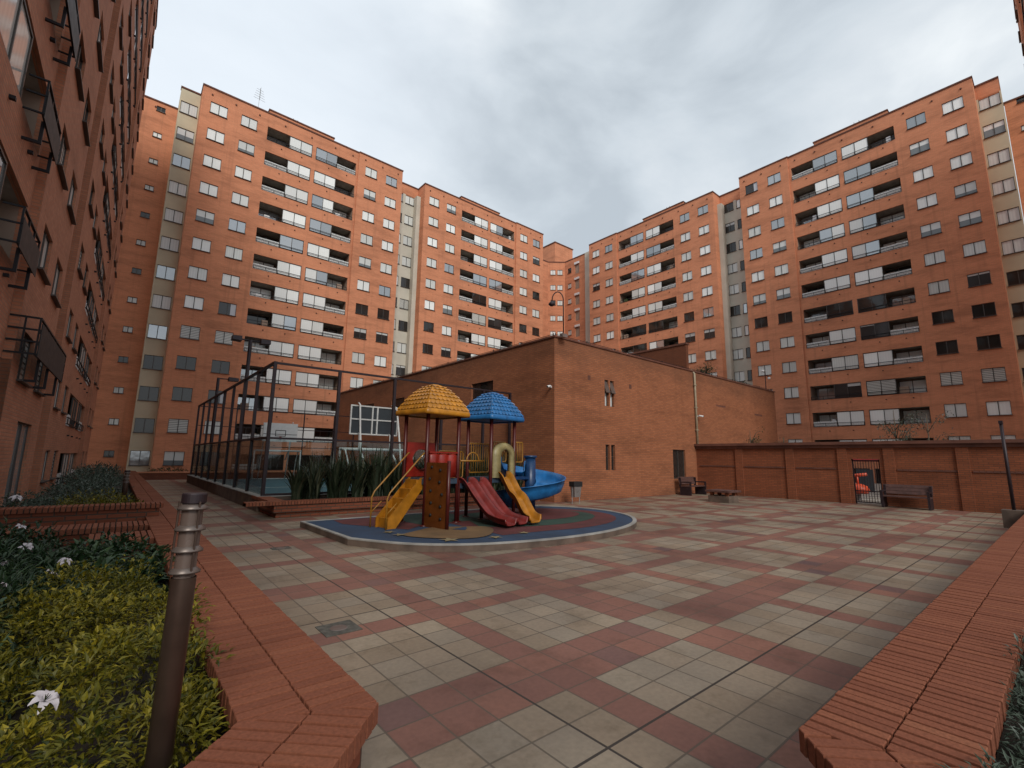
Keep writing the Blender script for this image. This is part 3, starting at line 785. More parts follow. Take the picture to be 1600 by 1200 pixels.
def camera_unit(label, p, d):
    t = thing('security_camera', label, 'security camera', p, math.atan2(d[1],d[0]))
    b = MB(); b.box(-.02,.04,-.02,.02,-.06,.02); b.tube([(0,0,-.02),(.12,0,-.02)], .015, 6); b.build('bracket', M['cctv'], t)
    b = MB(); b.tube([(.06,0,0),(.1,0,0),(.3,0,-.05)], [.03,.045,.045], 10); b.tube([(.3,0,-.05),(.32,0,-.055)], .03, 10, 1); b.build('housing', [M['cctv'], M['black']], t, True)
camera_unit('small white security camera on the dark side of the clubhouse corner', (CX-.02,CY+.15,4.4), (-1,-.3))
camera_unit('small white security camera beside the clubhouse downpipe', (23.42,CY-.04,4.0), (.3,-1))
# gooseneck lamp on the clubhouse corner
t = thing('gooseneck_lamp', 'thin curved gooseneck lamp on the clubhouse roof corner', 'lamp', (12.95,12.35,CT))
b = MB(); pts = [(0,0,.05),(0,0,1.5)]
for i in range(9):
    a = R(180*i/8); pts.append((-.16+.16*math.cos(a), .16-.16*math.cos(a), 1.5+.36*math.sin(a)))
b.tube(pts, .022, 8); b.build('pole', M['fence'], t, True)
b = MB(); b.lathe([(.03,.14),(.12,.05),(.13,0),(.06,-.06),(0,-.07)], 14, (-.33,.33,1.33)); b.build('lamp_head', M['fence'], t, True)
b = MB(); b.box(-.13,.13,-.08,.08,-.02,.12); b.box(.13,.2,-.04,.04,.02,.1); b.build('base', M['steel'], t)
# small floodlight pole on the club roof's far end
t = thing('roof_lamp_pole', 'thin pole with two small lamps at the right end of the clubhouse roof', 'lamp pole', (33.2,CY+.2,CT+.07))
b = MB(); b.tube([(0,0,0),(0,0,1.25)], .03, 6); b.tube([(0,0,1.1),(.55,0,1.0)], .02, 6); b.tube([(0,0,1.25),(-.3,0,1.25)], .02, 6); b.build('pole', M['fence'], t)
for x, z in ((.62,.92),(-.3,1.3)):
    b = MB(); b.lathe([(0,.08),(.09,.05),(.09,-.06),(0,-.08)], 10, (x,0,z)); b.build('lamp_head', M['cctv'], t, True)

# ------------------------------------------------------------------ perimeter wall with gate
pw = thing('perimeter_wall', 'dark brick perimeter wall with pilasters and a projecting cap, right of the clubhouse', 'wall')
WT = 2.5
gy0, gy1, gz = 4.92, 5.86, 1.8
b = MB()
YL, YR = -4., CY
b.box(XW, XW+.25, gy1, YR-.002, -.05, WT-.25); b.box(XW, XW+.25, YL, gy0, -.05, WT-.25); b.box(XW, XW+.25, gy0, gy1, gz, WT-.25)
b.build('wall', M['brick_wall'], pw)
b = MB(); b.box(XW-.2, XW+.45, YL, YR-.003, WT-.12, WT); b.box(XW-.1, XW+.35, YL, YR-.003, WT-.25, WT-.12); b.build('cap', M['cap'], pw)
for y in (10.4,8.15,6.15,4.6,2.5,.1,-2.2):
    b = MB(); b.box(XW-.06, XW-.002, y-.17, y+.17, -.05, WT-.255); b.build('pilaster', M['brick_wall'], pw)
ys = [12.4,10.62,10.18,8.37,7.93,6.37,4.38,2.72,2.28,.32,-.12,-2.,-2.4,-3.9]
for i in range(0,14,2):
    b = MB(); y = ys[i]
    while y > ys[i+1]+.06:
        b.box(XW-.03, XW-.001, y-.13, y, 1.36, 1.42); b.box(XW-.02, XW-.001, y-.17, y-.13, 1.34, 1.4); y -= .17
    if len(b.v): b.build('brick_band', M['cap'], pw)
gate = thing('iron_gate', 'black barred iron gate set in the opening of the perimeter wall', 'gate', (XW+.1,(gy0+gy1)/2,0))
hw = (gy1-gy0)/2-.01
b = MB()
for z in (.06,.5,1.72): b.box(-.02,.02,-hw,hw,z,z+.04)
for y in (-hw,hw-.04): b.box(-.02,.02,y,y+.04,.02,1.78)
b.build('frame', M['fence'], gate)
b = MB()
for i in range(9):
    y = -hw+.1+i*(2*hw-.2)/8; b.box(-.009,.009,y-.009,y+.009,.1,1.72)
for i in range(4): b.box(-.007,.007,-hw+.04,hw-.04,.14+i*.09,.15+i*.09)
b.build('bars', M['fence'], gate)
# things seen through the gate
structure_yard = MB(); structure_yard.box(XW+.3,XC-.3,-6,12.4,-.2,.004); structure(structure_yard.build('yard_paving', M['concrete']))
toy = thing('spring_rider', 'orange and red playground rider seen through the iron gate', 'spring rider', (25.4,6.25,0))
b = MB(); b.tube([(0,0,0),(0,0,.3)], .09, 10); b.build('spring', M['steel'], toy)
b = MB(); b.lathe([(0,.28),(.34,.3),(.42,.45),(.36,.62),(.16,.72),(0,.74)], 18); b.build('seat', M['terracotta'], toy, True)
b = MB(); b.tube([(.0,-.38,1.15),(0,0,1.1),(0,.38,1.0)], .07, 8); b.tube([(0,0,.7),(0,0,1.1)], .05, 8); b.build('handle', M['terracotta'], toy, True)
dk = thing('play_panel', 'dark blue play panel with red top rail seen through the gate', 'play panel', (27.2,6.35,0))
b = MB(); b.box(-.05,.05,-.3,.35,.3,1.35); b.build('panel', M['board_dark'], dk)
b = MB(); b.tube([(0,-.75,1.78),(0,.75,1.78)], .07, 8); b.build('rail', M['p_red'], dk)
for y in (-.6,.6):
    b = MB(); b.tube([(0,y,0),(0,y,1.9)], .05, 8); b.build('post', M['steel'], dk)

# ------------------------------------------------------------------ ball court
court = MB(); court.box(3.5,12.6,15.2,33.,.0,.1); structure(court.build('court_floor', M['court']))
b = MB()
for x in (4.1,12.0): b.box(x-.04,x+.04,15.6,32.6,.1,.104)
for y in (15.6,24.1,32.6): b.box(4.14,11.96,y-.04,y+.04,.1,.104)
structure(b.build('court_marking', M['court_line']))
FX, FY, FT, FB, FE = 3.35, 15.1, 4.35, .42, 32.2
fc = thing('court_fence', 'tall black steel frame fence with lower glass panels round the ball court', 'fence')
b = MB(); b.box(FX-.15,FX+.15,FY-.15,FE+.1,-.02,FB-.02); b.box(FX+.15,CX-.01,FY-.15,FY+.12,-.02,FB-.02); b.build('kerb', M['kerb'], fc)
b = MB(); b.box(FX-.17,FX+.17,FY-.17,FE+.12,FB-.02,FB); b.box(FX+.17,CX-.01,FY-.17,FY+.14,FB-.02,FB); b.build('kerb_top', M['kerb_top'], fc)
ysl = [FY+i*(FE-FY)/8 for i in range(9)]
for y in ysl:
    b = MB(); b.box(FX-.045,FX+.045,y-.045,y+.045,FB,FT-.05); b.build('post', M['fence'], fc)
xs = [5.3,7.25,9.2,11.15,12.55]
for x in xs:
    b = MB(); b.box(x-.045,x+.045,FY-.045,FY+.045,FB,FT-.05); b.build('post', M['fence'], fc)
    b = MB(); b.box(x-.03,x+.03,FE-.03,FE+.03,FB,FT-.05); b.build('post', M['fence'], fc)
for z in (FT-.05, 2.05):
    b = MB(); b.box(FX-.045,FX+.045,FY-.04,FE+.04,z,z+.07); b.build('rail', M['fence'], fc)
    b = MB(); b.box(FX+.045,12.6,FY-.04,FY+.04,z,z+.06); b.build('rail', M['fence'], fc)
    b = MB(); b.box(FX+.045,12.6,FE-.03,FE+.03,z,z+.05); b.build('rail', M['fence'], fc)
b = MB(); b.box(FX+.045,12.6,FY-.04,FY+.04,FB,FB+.06); b.box(FX+.045,12.6,FE-.03,FE+.03,3.2,3.24); b.build('rail', M['fence'], fc)
for i in range(8):
    b = MB(); b.box(FX-.006,FX+.006,ysl[i]+.05,ysl[i+1]-.05,FB+.02,2.04); b.build('glass_panel', M['clear'], fc, uv=False)
xx = [FX]+xs
for i in range(5):
    b = MB(); b.box(xx[i]+.05,xx[i+1]-.05,FY-.006,FY+.006,FB+.06,2.04); b.build('glass_panel', M['clear'], fc, uv=False)

def goal(label, y, s, dark):
    t = thing('goal_with_backboard', label, 'goal', (7.55,y,.104))
    t.rotation_euler = (0,0,0 if s > 0 else math.pi)
    hw = 1.3
    b = MB()
    for x in (-hw,hw):
        b.tube([(x,0,0),(x,0,1.75)], .045, 8)
    b.tube([(-hw-.045,0,1.75),(hw+.045,0,1.75)], .05, 8); b.build('goal_frame', M['white_steel'], t, True)
    b = MB()
    for x in (-hw,hw):
        b.tube([(x,0,1.75),(x,-.5,1.7),(x,-.9,1.2),(x,-1.1,0)], .03, 8)
    b.tube([(-hw,-1.1,.03),(hw,-1.1,.03)], .03, 8); b.build('goal_back_frame', M['white_steel'], t, True)
    b = MB()
    for x in (-.62,.62):
        b.tube([(x,-.75,1.2),(x,-.05,1.8),(x,-.02,2.3),(x,.1,2.35)], .035, 8); b.tube([(x*1.25,-1.05,.0),(x*1.25,-.45,2.4),(x*1.2,-.2,3.4),(x*1.1,.1,3.5)], .035, 8)
    b.build('backboard_arm', M['white_steel'], t, True)
    b = MB(); z0, z1 = 2.3, 3.42; bw = .95
    b.box(-bw,bw,.14,.18,z0,z1,0)
    fr = MB()
    for x in (-bw,-.1,.1,bw): fr.box(x-.025,x+.025,.09,.138,z0,z1)
    for z in (z0,(z0+z1)/2,z1-.05): fr.box(-bw+.025,bw-.025,.1,.138,z,z+.05)
    b.build('backboard', M['board_dark'] if dark else M['board_white'], t)
    fr.build('backboard_frame', M['white_steel'], t)
    if not dark:
        b = MB()
        for x0,x1,a,c in ((-.3,.3,2.62,2.66),(-.3,.3,2.96,3.0),(-.3,-.26,2.66,2.96),(.26,.3,2.66,2.96),(-bw,bw,2.73,2.76)):
            b.box(x0,x1,.181,.186,a,c)
        b.build('target_square', M['black'], t)
    b = MB(); pts = [(.22*math.cos(R(20*i)),.45+.22*math.sin(R(20*i)),2.52) for i in range(19)]
    b.tube(pts, .012, 6, caps=False); b.box(-.06,.06,.18,.25,2.44,2.6); b.build('hoop', M['p_red'], t)
    return t
goal('white goal frame whose dark backboard is seen from behind, nearest the playground', 17.2, 1, True)
goal('white goal with a white backboard facing us at the far end of the court', 31.2, -1, False)

def flood(label, p, h, arms):
    t = thing('floodlight_pole', label, 'floodlight', p)
    b = MB(); b.tube([(0,0,0),(0,0,h)], .07, 8); b.build('pole', M['fence'], t, True)
    for x in arms:
        b = MB(); b.tube([(0,0,h-.04),(x*.5,0,h-.02)], .03, 6); b.add([(x*.5,-.2,h-.12),(x,-.2,h-.1),(x,.2,h-.1),(x*.5,.2,h-.12),(x*.5,-.15,h+.08),(x,-.15,h+.06),(x,.15,h+.06),(x*.5,.15,h+.08)],[(0,1,2,3),(7,6,5,4),(0,4,5,1),(1,5,6,2),(2,6,7,3),(3,7,4,0)])
        b.build('lamp_head', M['fence'], t)
flood('tall black floodlight pole with two lamp heads beside the court fence', (FX+.22,20.5,.1), 6.0, (-.65,.7))
flood('shorter floodlight pole with one lamp head at the far end of the court fence', (FX+.25,28.0,.1), 5.4, (.9,))

# ------------------------------------------------------------------ planters
def clip(poly, n, d):
    out = []
    for i in range(len(poly)):
        p, q = poly[i], poly[(i+1)%len(poly)]
        a, c = p[0]*n[0]+p[1]*n[1]-d, q[0]*n[0]+q[1]*n[1]-d
        if a <= 0: out.append(p)
        if (a < 0 < c) or (c < 0 < a):
            t = a/(a-c); out.append((p[0]+(q[0]-p[0])*t, p[1]+(q[1]-p[1])*t))
    return out
def coping(b, mort, p, q, side, wdt, z0, z1, cuts, rnd, bl=.051, gap=.0155, rows=2):
    """header bricks laid across the wall from p to q; side=+1 puts the width to the left of p->q"""
    p, q = Vector(p), Vector(q); d = (q-p); L = d.length; d.normalize(); n = Vector((-d.y,d.x))*side
    def P(s, t): v = p + d*s + n*t; return (v.x, v.y)
    mp = [P(-.6,.008),P(L+.6,.008),P(L+.6,wdt-.008),P(-.6,wdt-.008)]
    if side < 0: mp.reverse()
    for nn, dd in cuts: mp = clip(mp, nn, dd)
    if len(mp) > 2: mort.prism(mp, z0, z1-.024)
    s = -.6
    while s < L+.6:
        jl = bl*rnd.uniform(.94,1.04)
        for k in range(rows):
            a, c = k*wdt/rows + (.004 if k else 0), (k+1)*wdt/rows - (.004 if k < rows-1 else 0)
            j = rnd.uniform(-.002,.002)
            poly = [P(s,a+j),P(s+jl,a+j),P(s+jl,c+j),P(s,c+j)]
            if side < 0: poly.reverse()
            for nn, dd in cuts:
                poly = clip(poly, nn, dd)
                if len(poly) < 3: break
            if len(poly) > 2:
                z = z1 + rnd.uniform(-.0025,.002)
                # slightly eased top edge
                cx = sum(v[0] for v in poly)/len(poly); cy = sum(v[1] for v in poly)/len(poly)
                ins = []
                for v in poly:
                    dx, dy = v[0]-cx, v[1]-cy; l = math.hypot(dx,dy) or 1; e = min(.003, l*.2)
                    ins.append((v[0]-dx/l*e, v[1]-dy/l*e))
                m = len(poly); col = min(1,max(0,rnd.gauss(.5,.14)))
                vs = [(v[0],v[1],z0+.002) for v in poly]+[(v[0],v[1],z-.003) for v in poly]+[(v[0],v[1],z) for v in ins]
                fs = [tuple(range(2*m,3*m))]+[(i,(i+1)%m,(i+1)%m+m,i+m) for i in range(m)]+[(i+m,(i+1)%m+m,(i+1)%m+2*m,i+2*m) for i in range(m)]
                b.add(vs, fs, 0, col)
        s += jl+gap
ZC = .53; ZU = ZC-.085
rnd = random.Random(3)
XO, WD = .993, .5
YO = .826
c1 = (XO, 2.05); c2 = (2.222, YO)
s2 = math.sqrt(.5)
# mitre normals (half-planes n.x <= d keep)
mL = Vector((math.cos(R(112.5+0)), math.sin(R(112.5)))) # placeholder direction, replaced below
def mitre(p, d1, d2):
    """plane through p splitting segments with directions d1 (arriving) and d2 (leaving)"""
    n = (Vector(d1)+Vector(d2)).normalized(); return (n.x,n.y), p[0]*n.x+p[1]*n.y
pl = thing('planter_wall', 'long low brick planter wall at the left with brick-on-edge coping and a clipped corner', 'planter wall')
b, mo = MB(), MB()
FARY = 35.8
dS = Vector((0,-1)); dC = Vector((-s2,-s2))
nn, dd = mitre(c1, dS, dC)
coping(b, mo, (XO,FARY), c1, -1, WD, ZU, ZC, [(nn,dd)], rnd)
e1 = (c1[0]-s2*2.6, c1[1]-s2*2.6)
coping(b, mo, c1, e1, -1, WD, ZU, ZC, [((-nn[0],-nn[1]),-dd)], rnd)
b.build('coping', M['coping'], pl); mo.build('mortar_bed', M['mortar'], pl)
b = MB()
def wallseg(b, poly, z0, z1): b.prism(poly, z0, z1)
ins = .055
w_out = [(XO-ins,FARY),(XO-ins,c1[1]+ins*.4),(e1[0]-ins*s2,e1[1]+ins*s2)]
inn = .44
def offs(o):    # offset polyline to the left side by o from outer edge
    k = math.tan(R(22.5))
    return [(XO-o,FARY),(XO-o,c1[1]+o*k),(e1[0]-o*s2, e1[1]+o*s2)]
A_, B_ = offs(ins), offs(inn)
b.prism([A_[0],B_[0],B_[1],A_[1]], -.05, ZU); b.prism([A_[1],B_[1],B_[2],A_[2]], -.05, ZU)
b.build('wall', M['brick_plant'], pl)
# right planter
pr = thing('planter_wall', 'low brick planter wall in the right foreground with brick-on-edge coping', 'planter wall')
b, mo = MB(), MB()
dE = Vector((-1,0)); nn, dd = mitre(c2, dE, dC)
e2 = (c2[0]-s2*2.6, c2[1]-s2*2.6)
coping(b, mo, (22.9,YO), c2, 1, WD, ZU, ZC, [(nn,dd)], rnd)
coping(b, mo, c2, e2, 1, WD, ZU, ZC, [((-nn[0],-nn[1]),-dd)], rnd)
b.build('coping', M['coping'], pr); mo.build('mortar_bed', M['mortar'], pr)
def offs2(o):
    k = math.tan(R(22.5)); return [(22.9,YO-o),(c2[0]+o*k,YO-o),(e2[0]+o*s2,e2[1]-o*s2)]
A_, B_ = offs2(ins), offs2(inn); b = MB()
b.prism([A_[0],A_[1],B_[1],B_[0]], -.05, ZU); b.prism([A_[1],A_[2],B_[2],B_[1]], -.05, ZU); b.build('wall', M['brick_plant'], pr)

b = MB()
b.prism([(-1.75,-.6),(XO-.45,1.2+.9),(XO-.45,FARY),(-1.3,FARY),(-1.75,10)], -.1, .3); b.prism([(-1.75,-.6),(e1[0]-.3,e1[1]+.35),(XO-.5,c1[1]+.2),(-1.5,10)], -.1, .296)
b.prism([(2.4,YO-.46),(1.0,-1.0),(22.9,-1.0),(22.9,YO-.46)], -.1, .3)
structure(b.build('soil', M['soil']))

def crosswall(label, x0, x1, y0, y1, z0, z1, lip):
    t = thing('cross_wall', label, 'cross wall', (0,0,0))
    b, mo = MB(), MB()
    coping(b, mo, (x1,(y0)), (x0,(y0)), -1, y1-y0, z1-.075, z1, [((1,0),x1),((-1,0),-x0)], rnd, rows=1)
    b.build('coping', M['coping'], t); mo.build('mortar_bed', M['mortar'], t)
    b = MB(); b.box(x0+.004,x1-lip,y0+lip,y1-lip,z0,z1-.075); b.build('wall', M['brick_plant'], t)
crosswall('raised brick cross wall topping the planter, the higher and longest of the three cross walls', -1.7, .72, 10.1, 10.5, .2, .74, .05)
crosswall('brick cross wall level with the coping, the longer of the two lower cross walls', -1.7, .488, 9.0, 9.6, .2, ZC-.004, .03)
crosswall('short brick cross wall level with the coping, nearest the white flowers', -.15, .488, 7.6, 8.4, .2, ZC-.006, .03)

# court planter with strap-leaved plants
cp = thing('court_planter', 'long brick planter box in front of the ball court, filled with dark strap-leaved plants', 'planter box')
b, mo = MB(), MB(); PZ = .42; px0, px1, py0, py1 = 3.15, 12.5, 13.05, 14.9
coping(b, mo, (px0,py0), (px1,py0), 1, .36, PZ-.09, PZ, [], rnd, rows=1, bl=.06)
coping(b, mo, (px0,py1), (px0,py0+.36), 1, .36, PZ-.085, PZ-.003, [((0,-1),-(py0+.366))], rnd, rows=1, bl=.11)
b.build('coping', M['coping'], cp); mo.build('mortar_bed', M['mortar'], cp)
b = MB(); b.box(px0+.05,px1,py0+.05,py0+.3,.14,PZ-.09); b.box(px0+.05,px0+.3,py0+.3,py1,.14,PZ-.09); b.box(px0+.12,px1,py0+.12,py0+.28,-.02,.14); b.box(px0+.12,px0+.28,py0+.28,py1,-.02,.14); b.build('wall', M['brick_plant'], cp)
b = MB(); b.box(px0+.3,px1,py0+.3,py1,.0,PZ-.1); b.build('soil', M['soil'], cp)
def flax_mesh(seed):
    r = random.Random(seed); b = MB()
    for i in range(64):
        a = r.uniform(0,2*math.pi); ln = r.uniform(.7,1.25); lean = r.uniform(.05,.75); wd = r.uniform(.018,.032); tn = min(1,max(0,r.gauss(.45,.25)))
        ca, sa = math.cos(a), math.sin(a); rows = []
        bx, by = r.uniform(-.08,.08), r.uniform(-.08,.08)
        for k in range(6):
            s = k/5; h = ln*(s - lean*.45*s**2.6); o = ln*lean*.75*s**1.6
            wv = wd*(1-s**2.5)+.001
            rows.append([(bx+ca*o-sa*wv, by+sa*o+ca*wv, h),(bx+ca*o, by+sa*o, h-.012*(1-s)),(bx+ca*o+sa*wv, by+sa*o-ca*wv, h)])
        vs = [p for rr in rows for p in rr]; fs = []
        for k in range(5):
            for c in range(2): fs.append((k*3+c,k*3+c+1,k*3+c+4,k*3+c+3))
        b.add(vs, fs, 0, tn)
    return b.mesh('strap_leaf_plant', M['flax'], True, uv=False)
fm = [flax_mesh(i) for i in range(4)]
rf = random.Random(8)
k = 0
for row, yy in enumerate((13.62,14.3)):
    for i in range(20):
        x = 3.95+i*.42+rf.uniform(-.12,.12)+.25*row
        if x > 12.3: continue
        o = put('strap_leaf_plant', fm[k%4], None, (x, yy+rf.uniform(-.1,.1), PZ-.1)); o.rotation_euler = (0,0,rf.uniform(0,6.28)); sc = rf.uniform(1.15,1.5)*(.85 if i == 0 else 1); o.scale = (sc,sc,sc)
        tag(o, 'dark strap-leaved plant growing in the long planter box before the court', 'plant', 'strap-leaved plants in the court planter'); k += 1
# far planter in front of tower A
fp = thing('planter_wall', 'low brick planter edge along the foot of the tower behind the court', 'planter wall')
b = MB(); b.box(XO+.02,20.,35.9,36.3,-.05,.4,0); b.box(XO-.02,20.04,35.86,36.34,.4,.47,1); b.build('wall', [M['brick_plant'], M['brick']], fp)

# ------------------------------------------------------------------ foliage
def leaf(b, p, d, up, ln, wd, col, fold=.25):
    d = d.normalized(); s = d.cross(up)
    if s.length < 1e-4: s = d.orthogonal()
    s.normalize(); u = s.cross(d)
    a = p; m = p + d*ln*.5 - u*ln*.04; e = p + d*ln - u*ln*.22
    l = p + d*ln*.42 + s*wd*.5 + u*wd*fold; r_ = p + d*ln*.42 - s*wd*.5 + u*wd*fold
    b.add([a,l,m,r_,e], [(0,2,1),(0,3,2),(1,2,4),(2,3,4)], 0, col)
def shrub_mesh(rx, ry, rz, n, ln, wd, seed, clump=.3, tintlo=.15):
    r = random.Random(seed); b = MB()
    # many small lobes make the outline uneven
    lobes = []
    st = clump*1.15
    for ix in range(-int(rx/st)-1, int(rx/st)+2):
        for iy in range(-int(ry/st)-1, int(ry/st)+2):
            x, y = (ix+r.uniform(-.4,.4))*st, (iy+r.uniform(-.4,.4))*st; q = math.hypot(x/rx, y/ry)
            if q > 1.03 or r.random() < .10: continue
            lobes.append((Vector((x, y, rz*(.3+.55*math.sqrt(max(0,1-min(1,q)**3)))*r.uniform(.5,1.15))), r.uniform(.65,1.35)*clump))
    for i in range(n):
        li = r.randrange(len(lobes)); c, lr = lobes[li]; lt = ((li*7919)%13)/13-.5
        v = Vector((r.gauss(0,1),r.gauss(0,1),r.gauss(.25,1))).normalized()
        p = c + v*lr*r.uniform(.55,1.)
        if p.z < .02: p.z = r.uniform(.02,.12)
        d = (v + Vector((r.gauss(0,.5),r.gauss(0,.5),r.gauss(.15,.4)))).normalized()
        hgt = min(1,max(0,p.z/rz)); col = min(1,max(0, r.gauss(.5+.35*lt,.22)))
        leaf(b, p, d, Vector((0,0,1)), ln*r.uniform(.5,1.5), wd*r.uniform(.6,1.3), col)
    return b
def shrub(name, label, loc, rx, ry, rz, n, ln, wd, mat, seed, clump=.25, group=None, stems=True):
    t = thing(name, label, 'shrub', loc, 0, group)
    shrub_mesh(rx,ry,rz,n,ln,wd,seed,clump).build('leaves', M[mat], t, False, uv=False)
    return t
shrub('golden_shrub', 'golden yellow-green leafed shrub in the left foreground behind the bollard', (.02,3.6,.27), .46, 1.75, .42, 15000, .038, .018, 'gold_leaf', 1, .17)
shrub('golden_shrub', 'smaller golden shrub behind the raised cross wall, beside the short bollard', (-.15,12.2,.28), .6, 1.5, .38, 2600, .06, .03, 'gold_leaf', 2, .2)
shrub('dark_shrub', 'dark green broad-leafed shrub between the golden shrub and the low cross walls', (.05,6.2,.26), .42, 1.25, .32, 3000, .075, .05, 'dark_leaf', 3, .18)
shrub('dark_shrub', 'dark green shrub at the left edge, dotted with white flowers', (-.75,4.9,.26), .5, 2.1, .40, 5000, .10, .022, 'dark_leaf', 4, .2)
shrub('dark_shrub', 'dark green shrub against the near tower, in the narrow bed before the cross walls', (-.95,7.6,.26), .6, 1.3, .30, 2200, .08, .04, 'dark_leaf', 5, .2)
shrub('grey_green_shrub', 'grey-green shrub behind the raised cross wall, next to the tall window', (-1.1,12.2,.26), .5, 1.6, .42, 2200, .06, .03, 'grey_leaf', 6, .22)
shrub('grey_green_shrub', 'long pale grey-green shrub further along the planter path', (-.5,17.5,.26), .75, 3.4, .42, 3000, .09, .04, 'grey_leaf', 7, .3)
shrub('grey_green_shrub', 'farthest grey-green shrub near the pale tower strip', (-.6,26.5,.26), .8, 5., .5, 3000, .12, .05, 'grey_leaf', 8, .4)
shrub('silver_shrub', 'silvery fine-leafed shrub at the right edge behind the coping', (3.9,.0,.28), 1.3, .33, .30, 9000, .04, .012, 'grey_leaf', 9, .1)
shrub('silver_shrub', 'silvery fine-leafed shrub in the lower right corner', (2.35,-.0,.28), .5, .33, .27, 4500, .035, .011, 'grey_leaf', 10, .1)
for i,(x,y,s) in enumerate(((2.6,36.8,1),(5.5,36.8,1.1))):
    shrub('dark_shrub', ['low dark shrub below the ground-floor window at the tower foot, left one','low dark shrub below the court-side ground-floor window at the tower foot'][i], (x,y,.2), 1.1, .4, .45, 900, .09, .05, 'dark_leaf', 60+i, .2)

def lily(loc, sc, rz, tilt, label):
    rv = random.Random(label); drop = rv.uniform(.6,2.2)
    t = thing('white_flower', label, 'flower', loc, rz)
    b = MB(); b.tube([(-.03,0,-.28),(-.01,0,-.1),(0,0,0)], .003*1.2, 5); b.build('stem', M['stem'], t)
    b = MB()
    for k in range(6):
        a = R(60*k + (7 if k%2 else 0)); a += rv.uniform(-.16,.16); pl_ = rv.uniform(.82,1.15); ca, sa = math.cos(a), math.sin(a); rows = []
        for j in range(6):
            s = j/5; o = .058*s*pl_; h = .034*math.sin(s*2.0)*rv.uniform(.9,1.1) - .022*s*s*drop; wv = .016*math.sin(math.pi*min(1,s*.92+.06))**.8 + .0008
            P = lambda y, z: (ca*o - sa*y, sa*o + ca*y, h+z)
            rows.append([P(-wv,.004),P(0,-.001),P(wv,.004)])
        vs = [p for rr in rows for p in rr]; fs = []
        for j in range(5):
            for c in range(2): fs.append((j*3+c,j*3+c+1,j*3+c+4,j*3+c+3))
        b.add(vs, fs)
    o = b.build('petals', M['petal'], t, True, uv=False)
    b = MB()
    for k in range(5):
        a = R(72*k); b.tube([(0,0,.005),(.008*math.cos(a),.008*math.sin(a),.03)], .0016, 4)
    b.build('stamens', M['gold_leaf'], t)
    t.rotation_euler = (tilt*math.cos(rz), tilt*math.sin(rz), rz); t.scale = (sc,)*3
    return t
LL = [((-.095,2.4,.72),.85,.4,.5,'open white lily flower in front of the golden shrub, the largest in the picture'),
      ((-.46,4.5,.72),.9,1.,.6,'white flower at the left edge, lowest of those on the dark shrub'),
      ((-.56,5.3,.72),.9,2.,.5,'white flower at the left edge, just above the lowest one on the dark shrub'),
      ((-.27,4.78,.72),.85,.9,.7,'white flower with narrow petals, low down among the right-hand dark leaves'),
      ((-.22,5.23,.72),.85,.2,.6,'rightmost white flower on the dark shrub, below the cross walls'),
      ((-.52,6.1,.72),.95,.2,.6,'large white flower upper left on the dark shrub'),
      ((-.75,7.8,.72),.95,.5,.5,'white flower right under the lower cross wall'),
      ((-1.14,10.9,.84),1.5,.2,.5,'white flower standing above the raised cross wall by the tall window')]
for a in LL: lily(*a)

# trees behind the perimeter wall and on the roof
def sapling(label, loc, h, rx, n, mat, seed, ln=.12, wd=.05):
    t = thing('sapling', label, 'tree', loc); r = random.Random(seed)
    b = MB(); b.tube([(0,0,0),(.04,.03,h*.5),(0,0,h)],[.05,.035,.012],6)
    lv = MB()
    for i in range(12):
        a = r.uniform(0,6.28); z = h*r.uniform(.45,.95); q = rx*r.uniform(.5,1); e = Vector((q*math.cos(a),q*math.sin(a),z+h*.12*r.random()))
        b.tube([(0,0,z-h*.15),tuple(e*.6+Vector((0,0,z*.4))),tuple(e)],[.02,.012,.005],5)
        for j in range(n//12):
            s = r.uniform(.25,1.1); p = Vector((0,0,z-h*.15)).lerp(e, s) + Vector((r.gauss(0,.12),r.gauss(0,.12),r.gauss(0,.1)))
            leaf(lv, p, Vector((r.gauss(0,1),r.gauss(0,1),r.gauss(-.2,.5))), Vector((0,0,1)), ln*r.uniform(.6,1.3), wd, min(1,max(0,r.gauss(.5,.25))))
    b.build('trunk', M['bark'], t, True); lv.build('crown', M[mat], t, uv=False)
sapling('thin leafy sapling behind the perimeter wall, above the bench', (27.5,5.1,0), 4.1, 1.0, 700, 'grey_leaf', 41)
sapling('slender sapling behind the perimeter wall, left neighbour of the one above the bench', (27.8,4.0,0), 3.9, .9, 500, 'grey_leaf', 42)
sapling('small dark sapling behind the perimeter wall beside the clubhouse', (26.,11.,0), 3.3, .6, 420, 'dark_leaf', 43)
sapling('small sapling behind the perimeter wall at the end of the clubhouse', (29.5,10.6,0), 3.1, .5, 300, 'dark_leaf', 44)
sapling('bushy plant growing on the clubhouse roof, right of the screen wall', (26.2,13.4,CT-.5), 1.5, .55, 500, 'dark_leaf', 45)
sapling('small plant on the clubhouse roof near its right end', (30.2,13.3,CT-.5), .9, .5, 300, 'dark_leaf', 46)

